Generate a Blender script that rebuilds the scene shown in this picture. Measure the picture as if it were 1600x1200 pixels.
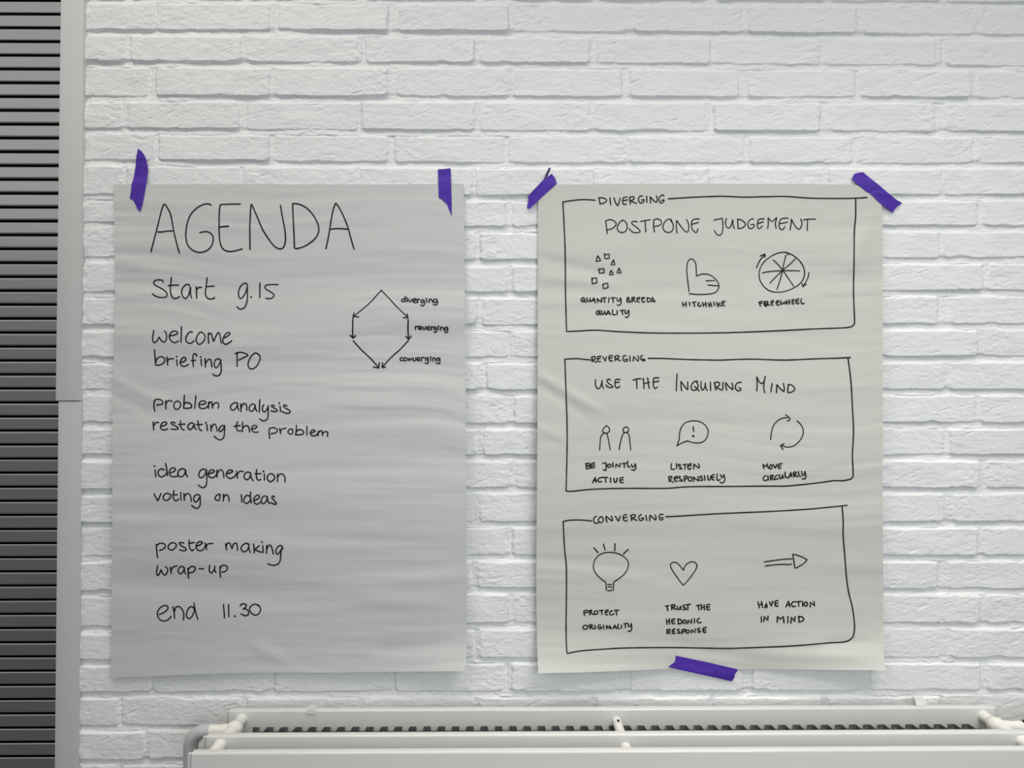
import bpy, bmesh, math, random
import numpy as np
from mathutils import Matrix, Vector

for o in list(bpy.data.objects):
    bpy.data.objects.remove(o, do_unlink=True)
SC = bpy.context.scene
COL = SC.collection

# ------------------------------------------------------------------ camera
CAM_H = 1.45                      # lens height above the floor
DIST = 1.34445                    # lens to the face of the bricks (wall plane y = 0)
FPX = 1110.0                      # focal length in pixels of the 1600 px frame
YAW, PITCH, ROLL = 0.00864, 0.01959, -0.00051
_f = np.array([math.sin(YAW) * math.cos(PITCH), math.cos(YAW) * math.cos(PITCH), math.sin(PITCH)])
_r0 = np.array([math.cos(YAW), -math.sin(YAW), 0.0])
_u0 = np.cross(_r0, _f)
CR = _r0 * math.cos(ROLL) + _u0 * math.sin(ROLL)
CU = -_r0 * math.sin(ROLL) + _u0 * math.cos(ROLL)
CF = _f
CAM = np.array([0.0, -DIST, CAM_H])
cam_data = bpy.data.cameras.new('camera')
cam = bpy.data.objects.new('camera', cam_data)
COL.objects.link(cam)
cam_data.sensor_width = 36.0
cam_data.lens = FPX / 1600.0 * 36.0
cam_data.clip_start = 0.05
cam.matrix_world = Matrix(((CR[0], CU[0], -CF[0], CAM[0]), (CR[1], CU[1], -CF[1], CAM[1]), (CR[2], CU[2], -CF[2], CAM[2]), (0, 0, 0, 1)))
SC.camera = cam

# ------------------------------------------------------------------ world: soft room light, brighter from above than from the floor
w = bpy.data.worlds.new('world')
SC.world = w
w.use_nodes = True
nt = w.node_tree
nt.nodes.clear()
out = nt.nodes.new('ShaderNodeOutputWorld')
bg = nt.nodes.new('ShaderNodeBackground')
tc = nt.nodes.new('ShaderNodeTexCoord')
sp = nt.nodes.new('ShaderNodeSeparateXYZ')
mr = nt.nodes.new('ShaderNodeMapRange')
rp = nt.nodes.new('ShaderNodeValToRGB')
mr.inputs['From Min'].default_value = -1
mr.inputs['From Max'].default_value = 1
nt.links.new(tc.outputs['Generated'], sp.inputs[0])
nt.links.new(sp.outputs['Z'], mr.inputs['Value'])
nt.links.new(mr.outputs[0], rp.inputs[0])
nt.links.new(rp.outputs[0], bg.inputs[0])
nt.links.new(bg.outputs[0], out.inputs[0])
cr = rp.color_ramp
cr.elements[0].position = 0.0
cr.elements[0].color = (0.10, 0.103, 0.11, 1)
cr.elements[1].position = 1.0
cr.elements[1].color = (0.95, 0.93, 0.88, 1)
for pos, c in ((0.36, (0.25, 0.255, 0.265, 1)), (0.50, (0.34, 0.345, 0.355, 1)), (0.575, (0.48, 0.49, 0.50, 1)), (0.60, (1.30, 1.31, 1.31, 1)), (0.70, (1.05, 1.05, 1.02, 1))):
    e = cr.elements.new(pos)
    e.color = c
bg.inputs['Strength'].default_value = 0.42


def area(name, loc, target, sx, sy, power, color, spread=180):
    d = bpy.data.lights.new(name, 'AREA')
    d.shape = 'RECTANGLE'
    d.size, d.size_y = sx, sy
    d.energy = power
    d.spread = math.radians(spread)
    d.color = color
    o = bpy.data.objects.new(name, d)
    COL.objects.link(o)
    o.location = loc
    o.rotation_euler = (Vector(target) - Vector(loc)).to_track_quat('-Z', 'Y').to_euler()
    return o


area('added_front_fill', (0.5, -2.0, 1.52), (0.5, 0, 1.42), 1.2, 1.0, 12.5, (0.82, 0.93, 1.0))  # added soft front light behind the camera, standing in for room daylight
area('ceiling_lamp', (-0.75, -0.85, 3.1), (-0.75, -0.85, 0.0), 0.9, 0.5, 11.5, (1.0, 0.945, 0.87), 160)
area('ceiling_lamp', (1.0, -1.45, 3.1), (1.0, -1.45, 0.0), 0.9, 0.6, 16.5, (1.0, 0.945, 0.87), 138)
area('added_wall_graze', (0.55, -0.55, 3.1), (0.55, -0.50, 0.0), 1.4, 0.12, 3.3, (1.0, 0.97, 0.92), 62)  # added narrow light to brighten the radiator tops and graze the lower bricks

SC.view_settings.view_transform = 'Standard'
SC.view_settings.look = 'None'
SC.view_settings.gamma = 1.0
SC.view_settings.use_curve_mapping = False
SC.view_settings.exposure = 0.04


# ------------------------------------------------------------------ helpers
def rays(px, py):
    px = np.asarray(px, float)
    py = np.asarray(py, float)
    return CF + ((px - 800.0) / FPX)[..., None] * CR + ((600.0 - py) / FPX)[..., None] * CU


def at(px, py, depth=0.0):
    """world points seen at a pixel on the plane that stands `depth` metres in front of the wall"""
    d = rays(px, py)
    t = (DIST - np.asarray(depth, float)) / d[..., 1]
    return CAM + d * t[..., None]


def hash2(ix, iy, seed):
    h = (ix.astype(np.int64) * 374761393 + iy.astype(np.int64) * 668265263 + seed * 974634777) & 0x7fffffff
    h = ((h ^ (h >> 13)) * 1274126177) & 0x7fffffff
    h = (h ^ (h >> 16)) & 0xffff
    return h / 32767.5 - 1.0


def vnoise(x, y, seed=0):
    x, y = np.broadcast_arrays(np.asarray(x, float), np.asarray(y, float))
    ix, iy = np.floor(x), np.floor(y)
    fx, fy = x - ix, y - iy
    fx = fx * fx * fx * (fx * (fx * 6 - 15) + 10)
    fy = fy * fy * fy * (fy * (fy * 6 - 15) + 10)
    ix, iy = ix.astype(np.int64), iy.astype(np.int64)
    a, b = hash2(ix, iy, seed), hash2(ix + 1, iy, seed)
    c, d = hash2(ix, iy + 1, seed), hash2(ix + 1, iy + 1, seed)
    return (a + (b - a) * fx) * (1 - fy) + (c + (d - c) * fx) * fy


def fbm(x, y, seed=0, oct=3):
    s, a = 0.0, 1.0
    for i in range(oct):
        s = s + a * vnoise(x * 2 ** i, y * 2 ** i, seed + 17 * i)
        a *= 0.5
    return s / 1.75


def sstep(a, b, x):
    t = np.clip((x - a) / (b - a), 0, 1)
    return t * t * (3 - 2 * t)


def mesh_obj(name, verts, faces, mat, parent=None, smooth=True):
    me = bpy.data.meshes.new(name)
    me.from_pydata([tuple(v) for v in verts], [], faces)
    me.materials.append(mat)
    if smooth:
        me.polygons.foreach_set('use_smooth', [True] * len(me.polygons))
    me.update()
    o = bpy.data.objects.new(name, me)
    COL.objects.link(o)
    if parent is not None:
        o.parent = parent
        o.matrix_parent_inverse = parent.matrix_world.inverted()
    return o


def grid_obj(name, P, mat, parent=None):
    """P: (rows, cols, 3) array of points -> one mesh"""
    nr, nc = P.shape[:2]
    me = bpy.data.meshes.new(name)
    nv, nf = nr * nc, (nr - 1) * (nc - 1)
    me.vertices.add(nv)
    me.vertices.foreach_set('co', P.reshape(-1).astype(np.float32))
    idx = np.arange(nv).reshape(nr, nc)
    q = np.stack([idx[:-1, :-1], idx[:-1, 1:], idx[1:, 1:], idx[1:, :-1]], -1).reshape(-1)
    me.loops.add(nf * 4)
    me.loops.foreach_set('vertex_index', q.astype(np.int32))
    me.polygons.add(nf)
    me.polygons.foreach_set('loop_start', np.arange(0, nf * 4, 4, dtype=np.int32))
    me.polygons.foreach_set('use_smooth', np.ones(nf, bool))
    me.materials.append(mat)
    me.update(calc_edges=True)
    me.validate()
    o = bpy.data.objects.new(name, me)
    COL.objects.link(o)
    if parent is not None:
        o.parent = parent
        o.matrix_parent_inverse = parent.matrix_world.inverted()
    return o


def bm_obj(name, bm, mat, parent=None, smooth=True):
    me = bpy.data.meshes.new(name)
    bmesh.ops.recalc_face_normals(bm, faces=bm.faces[:])
    bm.to_mesh(me)
    bm.free()
    me.materials.append(mat)
    if smooth:
        me.polygons.foreach_set('use_smooth', [True] * len(me.polygons))
        me.set_sharp_from_angle(angle=math.radians(40))
    o = bpy.data.objects.new(name, me)
    COL.objects.link(o)
    if parent is not None:
        o.parent = parent
        o.matrix_parent_inverse = parent.matrix_world.inverted()
    return o


def add_box(bm, x0, x1, y0, y1, z0, z1, bevel=0.0, seg=2):
    m = Matrix.Translation(((x0 + x1) / 2, (y0 + y1) / 2, (z0 + z1) / 2)) @ Matrix.Diagonal((x1 - x0, y1 - y0, z1 - z0, 1))
    g = bmesh.ops.create_cube(bm, size=1.0, matrix=m)
    if bevel > 0:
        es = list({e for v in g['verts'] for e in v.link_edges})
        bmesh.ops.bevel(bm, geom=es, offset=bevel, segments=seg, profile=0.5, affect='EDGES')


def add_tube(bm, pts, rad, n=20, caps=True):
    """sweep of circles along pts, rad = number or one radius per point"""
    pts = [Vector(p) for p in pts]
    if not hasattr(rad, '__len__'):
        rad = [rad] * len(pts)
    rings = []
    prev = None
    for i, p in enumerate(pts):
        if i == 0:
            t = pts[1] - p
        elif i == len(pts) - 1:
            t = p - pts[i - 1]
        else:
            t = (pts[i + 1] - p).normalized() + (p - pts[i - 1]).normalized()
        t.normalize()
        if prev is None:
            a = Vector((0, 0, 1)) if abs(t.z) < 0.9 else Vector((0, 1, 0))
            n1 = t.cross(a).normalized()
        else:
            n1 = (prev - t * prev.dot(t)).normalized()
        prev = n1
        n2 = t.cross(n1)
        rings.append([bm.verts.new(p + (n1 * math.cos(2 * math.pi * k / n) + n2 * math.sin(2 * math.pi * k / n)) * rad[i]) for k in range(n)])
    for a, b in zip(rings, rings[1:]):
        for k in range(n):
            bm.faces.new((a[k], a[(k + 1) % n], b[(k + 1) % n], b[k]))
    if caps:
        bm.faces.new(rings[0])
        bm.faces.new(rings[-1][::-1])


def add_ball(bm, c, r, sx=1, sy=1, sz=1):
    m = Matrix.Translation(c) @ Matrix.Diagonal((sx, sy, sz, 1))
    bmesh.ops.create_uvsphere(bm, u_segments=24, v_segments=14, radius=r, matrix=m)


def thing(name, label, cat, loc=(0, 0, 0), group=None):
    o = bpy.data.objects.new(name, None)
    COL.objects.link(o)
    o.location = loc
    o.empty_display_size = 0.05
    bpy.context.view_layer.update()
    tag(o, label, cat, group)
    return o


def tag(o, label=None, cat=None, group=None, kind=None):
    if label:
        o['label'] = label
    if cat:
        o['category'] = cat
    if group:
        o['group'] = group
    if kind:
        o['kind'] = kind
    return o


# ------------------------------------------------------------------ materials
def material(name, color, rough=0.5, metallic=0.0, noise=None, bump=None, spec=0.5, trans=0.0):
    m = bpy.data.materials.new(name)
    m.use_nodes = True
    t = m.node_tree
    b = t.nodes['Principled BSDF']
    b.inputs['Base Color'].default_value = (*color, 1)
    b.inputs['Roughness'].default_value = rough
    b.inputs['Metallic'].default_value = metallic
    b.inputs['Specular IOR Level'].default_value = spec
    co = t.nodes.new('ShaderNodeTexCoord')
    if noise:
        sc_, amt = noise
        n = t.nodes.new('ShaderNodeTexNoise')
        n.inputs['Scale'].default_value = sc_
        n.inputs['Detail'].default_value = 4
        t.links.new(co.outputs['Object'], n.inputs['Vector'])
        mx = t.nodes.new('ShaderNodeMix')
        mx.data_type = 'RGBA'
        mx.inputs[6].default_value = (*[c * (1 - amt) for c in color], 1)
        mx.inputs[7].default_value = (*[min(1, c * (1 + amt)) for c in color], 1)
        t.links.new(n.outputs['Fac'], mx.inputs[0])
        t.links.new(mx.outputs[2], b.inputs['Base Color'])
    if bump:
        prev = None
        for sc_, dist, stretch in bump:
            mp = t.nodes.new('ShaderNodeMapping')
            mp.inputs['Scale'].default_value = stretch
            t.links.new(co.outputs['Object'], mp.inputs[0])
            n = t.nodes.new('ShaderNodeTexNoise')
            n.inputs['Scale'].default_value = sc_
            n.inputs['Detail'].default_value = 5
            n.inputs['Roughness'].default_value = 0.55
            t.links.new(mp.outputs[0], n.inputs['Vector'])
            bp = t.nodes.new('ShaderNodeBump')
            bp.inputs['Strength'].default_value = 1.0
            bp.inputs['Distance'].default_value = dist
            t.links.new(n.outputs['Fac'], bp.inputs['Height'])
            if prev is not None:
                t.links.new(prev.outputs[0], bp.inputs['Normal'])
            prev = bp
        t.links.new(prev.outputs[0], b.inputs['Normal'])
    return m


M_BRICK = material('white_painted_brick', (0.81, 0.81, 0.807), 0.55, bump=[(230, 0.0010, (1, 1, 1)), (90, 0.0012, (0.6, 1, 1.3))], spec=0.35)
M_FLOOR = material('grey_floor', (0.13, 0.127, 0.124), 0.6, noise=(30, 0.15))
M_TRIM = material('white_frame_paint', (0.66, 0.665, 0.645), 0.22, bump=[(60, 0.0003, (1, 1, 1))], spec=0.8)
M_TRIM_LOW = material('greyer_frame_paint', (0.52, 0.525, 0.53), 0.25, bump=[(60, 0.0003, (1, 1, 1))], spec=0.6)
M_SLAT = material('grey_slat_metal', (0.60, 0.615, 0.62), 0.20, metallic=1.0, bump=[(40, 0.0002, (0.1, 1, 1))])
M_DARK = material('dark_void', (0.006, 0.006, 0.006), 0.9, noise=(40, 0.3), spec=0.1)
M_PAPER_A = material('flip_chart_paper', (0.595, 0.597, 0.586), 0.7, bump=[(26, 0.0007, (0.3, 1, 1.7)), (300, 0.00012, (1, 1, 1))], spec=0.2)
M_PAPER_B = material('flip_chart_paper_cream', (0.605, 0.598, 0.556), 0.7, bump=[(26, 0.0005, (0.3, 1, 1.7)), (300, 0.00012, (1, 1, 1))], spec=0.2)
M_INK = material('black_marker_ink', (0.008, 0.008, 0.009), 0.6, noise=(200, 0.2), spec=0.25)
M_TAPE = material('purple_tape', (0.075, 0.027, 0.36), 0.55, noise=(60, 0.15), bump=[(120, 0.0006, (1, 1, 1))], spec=0.25)
M_TAPE_BACK = material('purple_tape_back', (0.065, 0.04, 0.16), 0.5, noise=(60, 0.15))
M_RAD = material('radiator_enamel', (0.63, 0.63, 0.61), 0.18, noise=(8, 0.02))
M_PIPE = material('cream_fitting_paint', (0.76, 0.745, 0.69), 0.32, noise=(40, 0.03))
M_HOSE = material('grey_plastic_pipe', (0.50, 0.51, 0.52), 0.4, noise=(60, 0.05))
M_CLIP = material('white_clip', (0.94, 0.94, 0.93), 0.3, noise=(60, 0.03))
M_FIN = material('convector_shade_tone', (0.11, 0.115, 0.12), 0.5, noise=(30, 0.05))  # dark tone stands in for the deep shade between the panels

# ------------------------------------------------------------------ brick wall (one relief mesh)
RB = {1: (46, 48, 53), 2: (95, 97, 102), 3: (149, 150, 152), 4: (200, 203.5, 205), 5: (249, 253.5, 254), 6: (304, 305, 304), 7: (347, 354, 352),
      8: (401, 406, 402), 9: (456, 456, 453), 10: (507, 508, 506), 11: (558, 558, 556), 12: (608, 609, 608), 13: (660, 661, 660), 14: (710, 711, 710),
      15: (764, 762, 762), 16: (817, 815, 815), 17: (868, 867, 867), 18: (923, 918, 920), 19: (980, 973, 973), 20: (1030, 1027, 1027), 21: (1081, 1080, 1078)}
ROWX = (150, 770, 1590)
COURSE = 0.0625
BRICK = 0.22358
# vertical joints seen in the photo, (left edge, right edge) in pixels
VJ = {1: [(241, 244), (422, 434), (607, 622), (795, 803), (978, 990), (1159, 1169), (1338, 1350), (1525, 1532)],
      2: [(193, 203), (377, 386), (560, 570), (742, 750), (922, 930), (1110, 1118), (1282, 1293), (1462, 1479)],
      3: [(231, 243), (422, 431), (606, 620), (792, 802), (972, 984), (1154, 1169), (1337, 1346), (1517, 1528)],
      4: [(190, 198), (374, 385), (560, 565), (741, 750), (922, 931), (1102, 1115), (1282, 1300), (1460, 1477)],
      5: [(233, 247), (420, 430), (606, 616), (789, 798), (980, 985), (1153, 1172), (1332, 1347), (1520, 1530)],
      6: [(188, 197), (375, 386), (558, 562), (738, 743), (928, 933), (1108, 1113), (1283, 1295), (1471, 1477)],
      7: [(232, 242), (424, 434), (607, 618), (791, 800), (978, 988), (1160, 1170), (1342, 1352), (1528, 1537)],
      8: [(188, 197), (376, 386), (559, 568), (740, 750), (924, 932), (1108, 1116), (1284, 1294), (1468, 1473)],
      9: [(232, 242), (424, 434), (607, 618), (793, 801), (978, 988), (1160, 1170), (1342, 1352), (1535, 1545)],
      10: [(188, 197), (376, 386), (559, 568), (745, 754), (924, 932), (1108, 1116), (1284, 1294), (1466, 1486)],
      11: [(232, 242), (424, 434), (607, 618), (794, 802), (978, 988), (1160, 1170), (1342, 1352), (1528, 1538)],
      12: [(188, 197), (376, 386), (559, 568), (748, 760), (924, 932), (1108, 1116), (1284, 1294), (1477, 1484)],
      13: [(232, 242), (424, 434), (607, 618), (795, 803), (978, 988), (1160, 1170), (1342, 1352), (1526, 1533)],
      14: [(188, 197), (376, 386), (559, 568), (745, 755), (924, 932), (1108, 1116), (1284, 1294), (1475, 1485)],
      15: [(232, 242), (424, 434), (607, 618), (795, 806), (978, 988), (1160, 1170), (1342, 1352), (1530, 1541)],
      16: [(188, 197), (376, 386), (559, 568), (740, 749), (924, 932), (1108, 1116), (1284, 1294), (1476, 1491)],
      17: [(232, 242), (424, 434), (607, 618), (791, 800), (978, 988), (1160, 1170), (1342, 1352), (1528, 1535)],
      18: [(188, 197), (376, 386), (559, 568), (736, 746), (924, 932), (1108, 1116), (1284, 1294), (1466, 1481)],
      19: [(232, 242), (424, 434), (607, 618), (795, 802), (978, 988), (1160, 1170), (1342, 1352), (1531, 1541)],
      20: [(188, 197), (376, 386), (559, 568), (741, 749), (924, 932), (1108, 1116), (1284, 1294), (1470, 1486)],
      21: [(235, 241), (417, 429), (604, 617), (790, 799), (975, 985), (1160, 1175), (1342, 1360), (1532, 1544)],
      22: [(185, 195), (376, 386), (559, 568), (740, 750), (924, 932), (1108, 1116), (1284, 1294), (1470, 1480)],
      23: [(226, 232), (420, 430), (607, 618), (793, 801), (978, 988), (1160, 1170), (1342, 1352), (1532, 1542)]}
Z_TOP0 = CAM_H + 0.7645          # lattice: underside of row 0
X_ODD0 = -0.6664
WALL_X0, WALL_X1 = -0.8002, 2.6
WALL_Z0, WALL_Z1 = 0.0, 3.0


def row_underside(k, X):
    if k in RB:
        p = at(np.array(ROWX), np.array(RB[k], float))
        return np.interp(X, p[:, 0], p[:, 2])
    if k < 1:
        p = at(np.array(ROWX), np.array(RB[1], float))
        return np.interp(X, p[:, 0], p[:, 2]) + COURSE * (1 - k)
    p = at(np.array(ROWX), np.array(RB[21], float))
    return np.interp(X, p[:, 0], p[:, 2]) - COURSE * (k - 21)


def build_wall():
    xs = np.concatenate([np.arange(WALL_X0, 1.03, 0.0020), np.arange(1.03, WALL_X1, 0.009)])
    zs = np.concatenate([np.arange(WALL_Z0, 0.70, 0.011), np.arange(0.70, 2.235, 0.0013), np.arange(2.235, WALL_Z1, 0.009)])
    X, Z = np.meshgrid(xs, zs)
    nx = len(xs)
    H = np.zeros_like(X)
    rng = np.random.RandomState(5)
    rows = list(range(-13, 45))
    und = {k: row_underside(k, xs) for k in rows}
    JH = 0.0112                    # bed joint height
    wob_b = {}
    for k in rows:
        # each row of bricks plus the bed joint under it
        ub = und[k] + 0.0016 * fbm(xs / 0.045, np.full(nx, k * 3.7), 3, 3) - 0.0005
        ch = vnoise(xs / 0.03, np.full(nx, k * 9.1), 8)
        ub = ub + 0.0055 * np.clip(ch - 0.45, 0, 1)         # little bites out of the lower arris
        top_k = (und[k - 1] if k - 1 in und else und[k] + COURSE) - JH + 0.0012 * fbm(xs / 0.06, np.full(nx, k * 5.3), 4, 2)
        low_k = (und[k + 1] if k + 1 in und else und[k] - COURSE)
        zlo = und[k].min() - 0.03
        zhi = und[k].max() + COURSE + 0.02
        i0, i1 = np.searchsorted(zs, zlo), np.searchsorted(zs, zhi)
        if i1 <= i0:
            continue
        Xs, Zs = X[i0:i1], Z[i0:i1]
        # joints of the row
        if k in VJ:
            ym = (RB[k][1] if k in RB else 1080 + (k - 21) * 53) - 20
            j = [(at(np.array([a]), np.array([ym]))[0, 0], at(np.array([b]), np.array([ym]))[0, 0]) for a, b in VJ[k]]
            last = j[-1][1]
            j += [(last + BRICK * (n + 1) - 0.011, last + BRICK * (n + 1)) for n in range(8)]
        else:
            off = 0.0 if k % 2 else -0.25 * BRICK
            j = [(X_ODD0 + off + n * BRICK - 0.0055, X_ODD0 + off + n * BRICK + 0.0055) for n in range(0, 16)]
        left = np.array([-1.2] + [b for a, b in j])
        right = np.array([a for a, b in j] + [9.0])
        mid = np.array([(a + b) / 2 for a, b in j])
        bi = np.searchsorted(mid, xs)                       # brick index for every column
        soft = rng.rand(len(left))                          # how flush its head joints are
        prot = rng.uniform(-0.0012, 0.0021, len(left))
        tilt = rng.uniform(-0.012, 0.012, len(left))
        tiltz = rng.uniform(-0.012, 0.020, len(left))
        rough_l = rng.rand(len(left)) ** 2
        rough_r = rng.rand(len(left)) ** 2
        ew = 0.0014 * vnoise(Xs / 0.02, Zs / 0.012, 21 + k) + 0.0006 * vnoise(Xs / 0.006, Zs / 0.005, 22 + k)
        dl = Xs - left[bi][None] + ew
        dr = right[bi][None] - Xs + ew
        de = np.minimum(dl, dr)
        db = Zs - ub[None] + 0.0005 * vnoise(Xs / 0.005, Zs / 0.005, 23)
        dt = top_k[None] - Zs + 0.0010 * vnoise(Xs / 0.016, Zs / 0.01, 24 + k)
        R = 0.008                                           # rounded lower corners
        cx, cz = np.clip(R - de, 0, None), np.clip(R - db, 0, None)
        dcorner = np.where((cx > 0) & (cz > 0), R - np.hypot(cx, cz), np.minimum(de, db))
        m = sstep(-0.0003, 0.0010, np.minimum(dcorner, db)) * sstep(-0.0004, 0.0040, dt) * sstep(-0.0006, 0.0024, de)
        # mortar level
        bedn = fbm(Xs / 0.09, np.full_like(Xs, k * 7.7), 31, 2)
        bed_depth = 0.0042 + 0.0036 * bedn
        bed_depth = np.clip(bed_depth, 0.0008, 0.0085)
        tt = np.clip((ub[None] - Zs) / JH, 0, 1)            # 0 under the brick .. 1 at the brick below
        bed = -bed_depth * (1.05 - 0.30 * tt - 0.35 * sstep(0.8, 1.0, tt)) + 0.0005 * vnoise(Xs / 0.009, Zs / 0.005, 33) + 0.0004 * vnoise(Xs / 0.004, Zs / 0.003, 34)
        headn = vnoise(Xs / 0.05, Zs / 0.03 + k * 3.1, 35)
        head = -(0.0013 + 0.0009 * headn + 0.0026 * soft[bi][None] ** 2) + 0.0005 * vnoise(Xs / 0.005, Zs / 0.004, 36)
        mort = bed + (head - bed) * sstep(-0.002, 0.006, db)
        # brick face
        cxm = (left[bi] + right[bi])[None] / 2
        face = prot[bi][None] + tilt[bi][None] * np.clip(Xs - cxm, -0.12, 0.12) + tiltz[bi][None] * (db - 0.025)
        face = face + 0.0011 * fbm(Xs / 0.05, Zs / 0.03, 41 + k, 4)
        patch = np.clip(rough_l[bi][None] * (1 - dl / 0.07), 0, 1) + np.clip(rough_r[bi][None] * (1 - dr / 0.07), 0, 1)
        face = face + (0.00022 + 0.0014 * patch) * fbm(Xs / 0.0105, Zs / 0.0062, 51, 2) + 0.00016 * vnoise(Xs / 0.005, Zs / 0.004, 52)
        # pits, gouges and scratches
        seam = np.exp(-((dt - 0.0010) / 0.0010) ** 2) * sstep(0.30, 0.65, vnoise(Xs / 0.022, np.full_like(Xs, k * 2.3), 63 + k))
        pit = vnoise(Xs / 0.013, Zs / 0.008, 61 + k)
        face = face - 0.0014 * sstep(0.90, 0.99, pit) * (0.6 + 0.4 * vnoise(Xs / 0.004, Zs / 0.003, 62))
        scr = vnoise((Xs + Zs * 1.1) / 0.05, (Xs * 0.4 - Zs) / 0.003, 71 + k)
        face = face - 0.0011 * sstep(0.84, 0.97, scr)
        crk = np.abs(vnoise(Xs / 0.05, Zs / 0.018, 81 + k))
        gate = sstep(0.35, 0.7, vnoise(Xs / 0.10, Zs / 0.05, 82 + k))
        face = face - 0.0008 * gate * (1 - sstep(0.0, 0.06, crk))
        h = mort + (face - mort) * m - 0.0022 * seam
        own = (Zs > (und[k + 1][None] + COURSE * 0.78 if k + 1 in und else und[k][None] - JH)) | (db > 0)
        own &= dt > -0.0008
        H[i0:i1][own] = h[own]
    # ragged edge against the white frame
    P = np.stack([X, -H, Z], -1)
    edge = np.clip(1 - (X - WALL_X0) / 0.012, 0, 1)
    P[..., 0] += edge * 0.0013 * (0.3 + vnoise(Z / 0.02, Z * 0 + 2, 91))
    P[..., 1] += edge * 0.0016 * (1 + vnoise(Z / 0.012, Z * 0 + 5, 92))
    return grid_obj('wall_back', P, M_BRICK)


wall = build_wall()
tag(wall, 'white painted brick wall behind both posters', 'wall', kind='structure')

bm = bmesh.new()
add_box(bm, -3.0, 3.0, -4.0, 0.08, -0.05, 0.0)
fl = bm_obj('floor', bm, M_FLOOR, smooth=False)
tag(fl, 'plain grey floor under the radiator', 'floor', kind='structure')

# ------------------------------------------------------------------ frame strips and slatted panel on the left
FR = 0.0038                        # how far the frame stands proud of the bricks
zt = 2.999
a = at(np.array([95.8, 132.0]), np.array([3.0, 3.0]), FR)
b = at(np.array([87.8, 124.6]), np.array([622.0, 622.0]), FR)
c = at(np.array([90.9, 127.3]), np.array([632.0, 632.0]), FR)
d = at(np.array([85.2, 122.2]), np.array([1198.0, 1198.0]), FR)


def strip(name, top, bot, z0, z1, y0, y1, mat):
    """upright board through two measured levels; prolonged straight to z0..z1"""
    bm = bmesh.new()
    vs = []
    for z in (z0, z1):
        t = (z - bot[0, 2]) / (top[0, 2] - bot[0, 2])
        x0 = bot[0, 0] + (top[0, 0] - bot[0, 0]) * t
        x1 = bot[1, 0] + (top[1, 0] - bot[1, 0]) * t
        vs += [bm.verts.new((x, y, z)) for x, y in ((x0, y0), (x1, y0), (x1, y1), (x0, y1))]
    for f in ((0, 1, 2, 3), (4, 5, 6, 7), (0, 1, 5, 4), (1, 2, 6, 5), (2, 3, 7, 6), (3, 0, 4, 7)):
        bm.faces.new([vs[i] for i in f])
    bmesh.ops.recalc_face_normals(bm, faces=bm.faces[:])
    bmesh.ops.bevel(bm, geom=bm.edges[:], offset=0.0014, segments=2, profile=0.5, affect='EDGES')
    return bm_obj(name, bm, mat)


zj = float(at(np.array([106.0]), np.array([626.3]), FR)[0, 2])
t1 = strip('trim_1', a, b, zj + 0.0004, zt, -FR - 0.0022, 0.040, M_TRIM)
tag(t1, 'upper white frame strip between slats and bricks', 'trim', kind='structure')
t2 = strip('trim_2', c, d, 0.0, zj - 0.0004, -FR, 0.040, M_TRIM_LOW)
tag(t2, 'lower white frame strip between slats and bricks', 'trim', kind='structure')

SLY = 0.014                        # slat faces sit a little behind the brick face
gap = at(np.full(2, 60.0), np.array([0.3, 1182.0]), -SLY)
PIT = (gap[0, 2] - gap[1, 2]) / 54.0
sh = thing('slatted_shutter', 'grey metal shutter of narrow horizontal slats beside the white frame', 'shutter', (-1.2, SLY, 0.0))
bm = bmesh.new()
z0 = gap[0, 2] + PIT * 30
nsl = 0
k = 0
while True:
    zc = z0 - PIT * k
    k += 1
    if zc > 2.99:
        continue
    if zc - PIT < 0.003:
        break
    hz = 0.0020
    # one slat: flat face with folded, rounded lips
    prof = [(SLY + 0.016, zc - hz - 0.0005), (SLY + 0.004, zc - hz), (SLY + 0.0012, zc - hz - 0.0003), (SLY + 0.0002, zc - hz - 0.0014), (SLY, zc - hz - 0.003),
            (SLY, zc - PIT + hz + 0.003), (SLY + 0.0002, zc - PIT + hz + 0.0014), (SLY + 0.0012, zc - PIT + hz + 0.0003), (SLY + 0.004, zc - PIT + hz), (SLY + 0.016, zc - PIT + hz + 0.0005)]
    A = [bm.verts.new((-1.75, y, z)) for y, z in prof]
    B = [bm.verts.new((-0.825, y, z)) for y, z in prof]
    for i in range(len(prof) - 1):
        bm.faces.new((A[i], A[i + 1], B[i + 1], B[i]))
bm_obj('slat_sheet', bm, M_SLAT, sh, smooth=False)
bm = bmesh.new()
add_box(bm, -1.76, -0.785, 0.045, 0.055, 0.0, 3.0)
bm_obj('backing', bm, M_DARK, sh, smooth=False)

# ------------------------------------------------------------------ radiator
YR, YM, YF = 0.0500, 0.1464, 0.2028     # front faces of the three panels, metres in front of the wall
TH = 0.0150
ptop = float(at(np.array([900.0]), np.array([1108.2]), YR)[0, 2])
xl = float(at(np.array([356.0]), np.array([1115.0]), YR)[0, 0])
xr = float(at(np.array([1557.5]), np.array([1115.0]), YR)[0, 0])
pbot = ptop - 0.70
rad = thing('radiator', 'cream white three panel radiator standing along the wall under the posters', 'radiator', ((xl + xr) / 2, -0.11, 0.0))


def panel(yf):
    bm = bmesh.new()
    add_box(bm, xl, xr, -yf, -yf + TH, pbot, ptop, bevel=0.0035, seg=4)
    for s, x in ((-1, xl), (1, xr)):
        # welded side rim
        add_box(bm, min(x - s * 0.004, x + s * 0.0065), max(x - s * 0.004, x + s * 0.0065), -yf + TH * 0.38, -yf + TH * 0.72, pbot + 0.004, ptop - 0.0035, bevel=0.0008, seg=1)
    return bm_obj('panel', bm, M_RAD, rad)


for yf in (YR, YM, YF):
    panel(yf)


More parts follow.
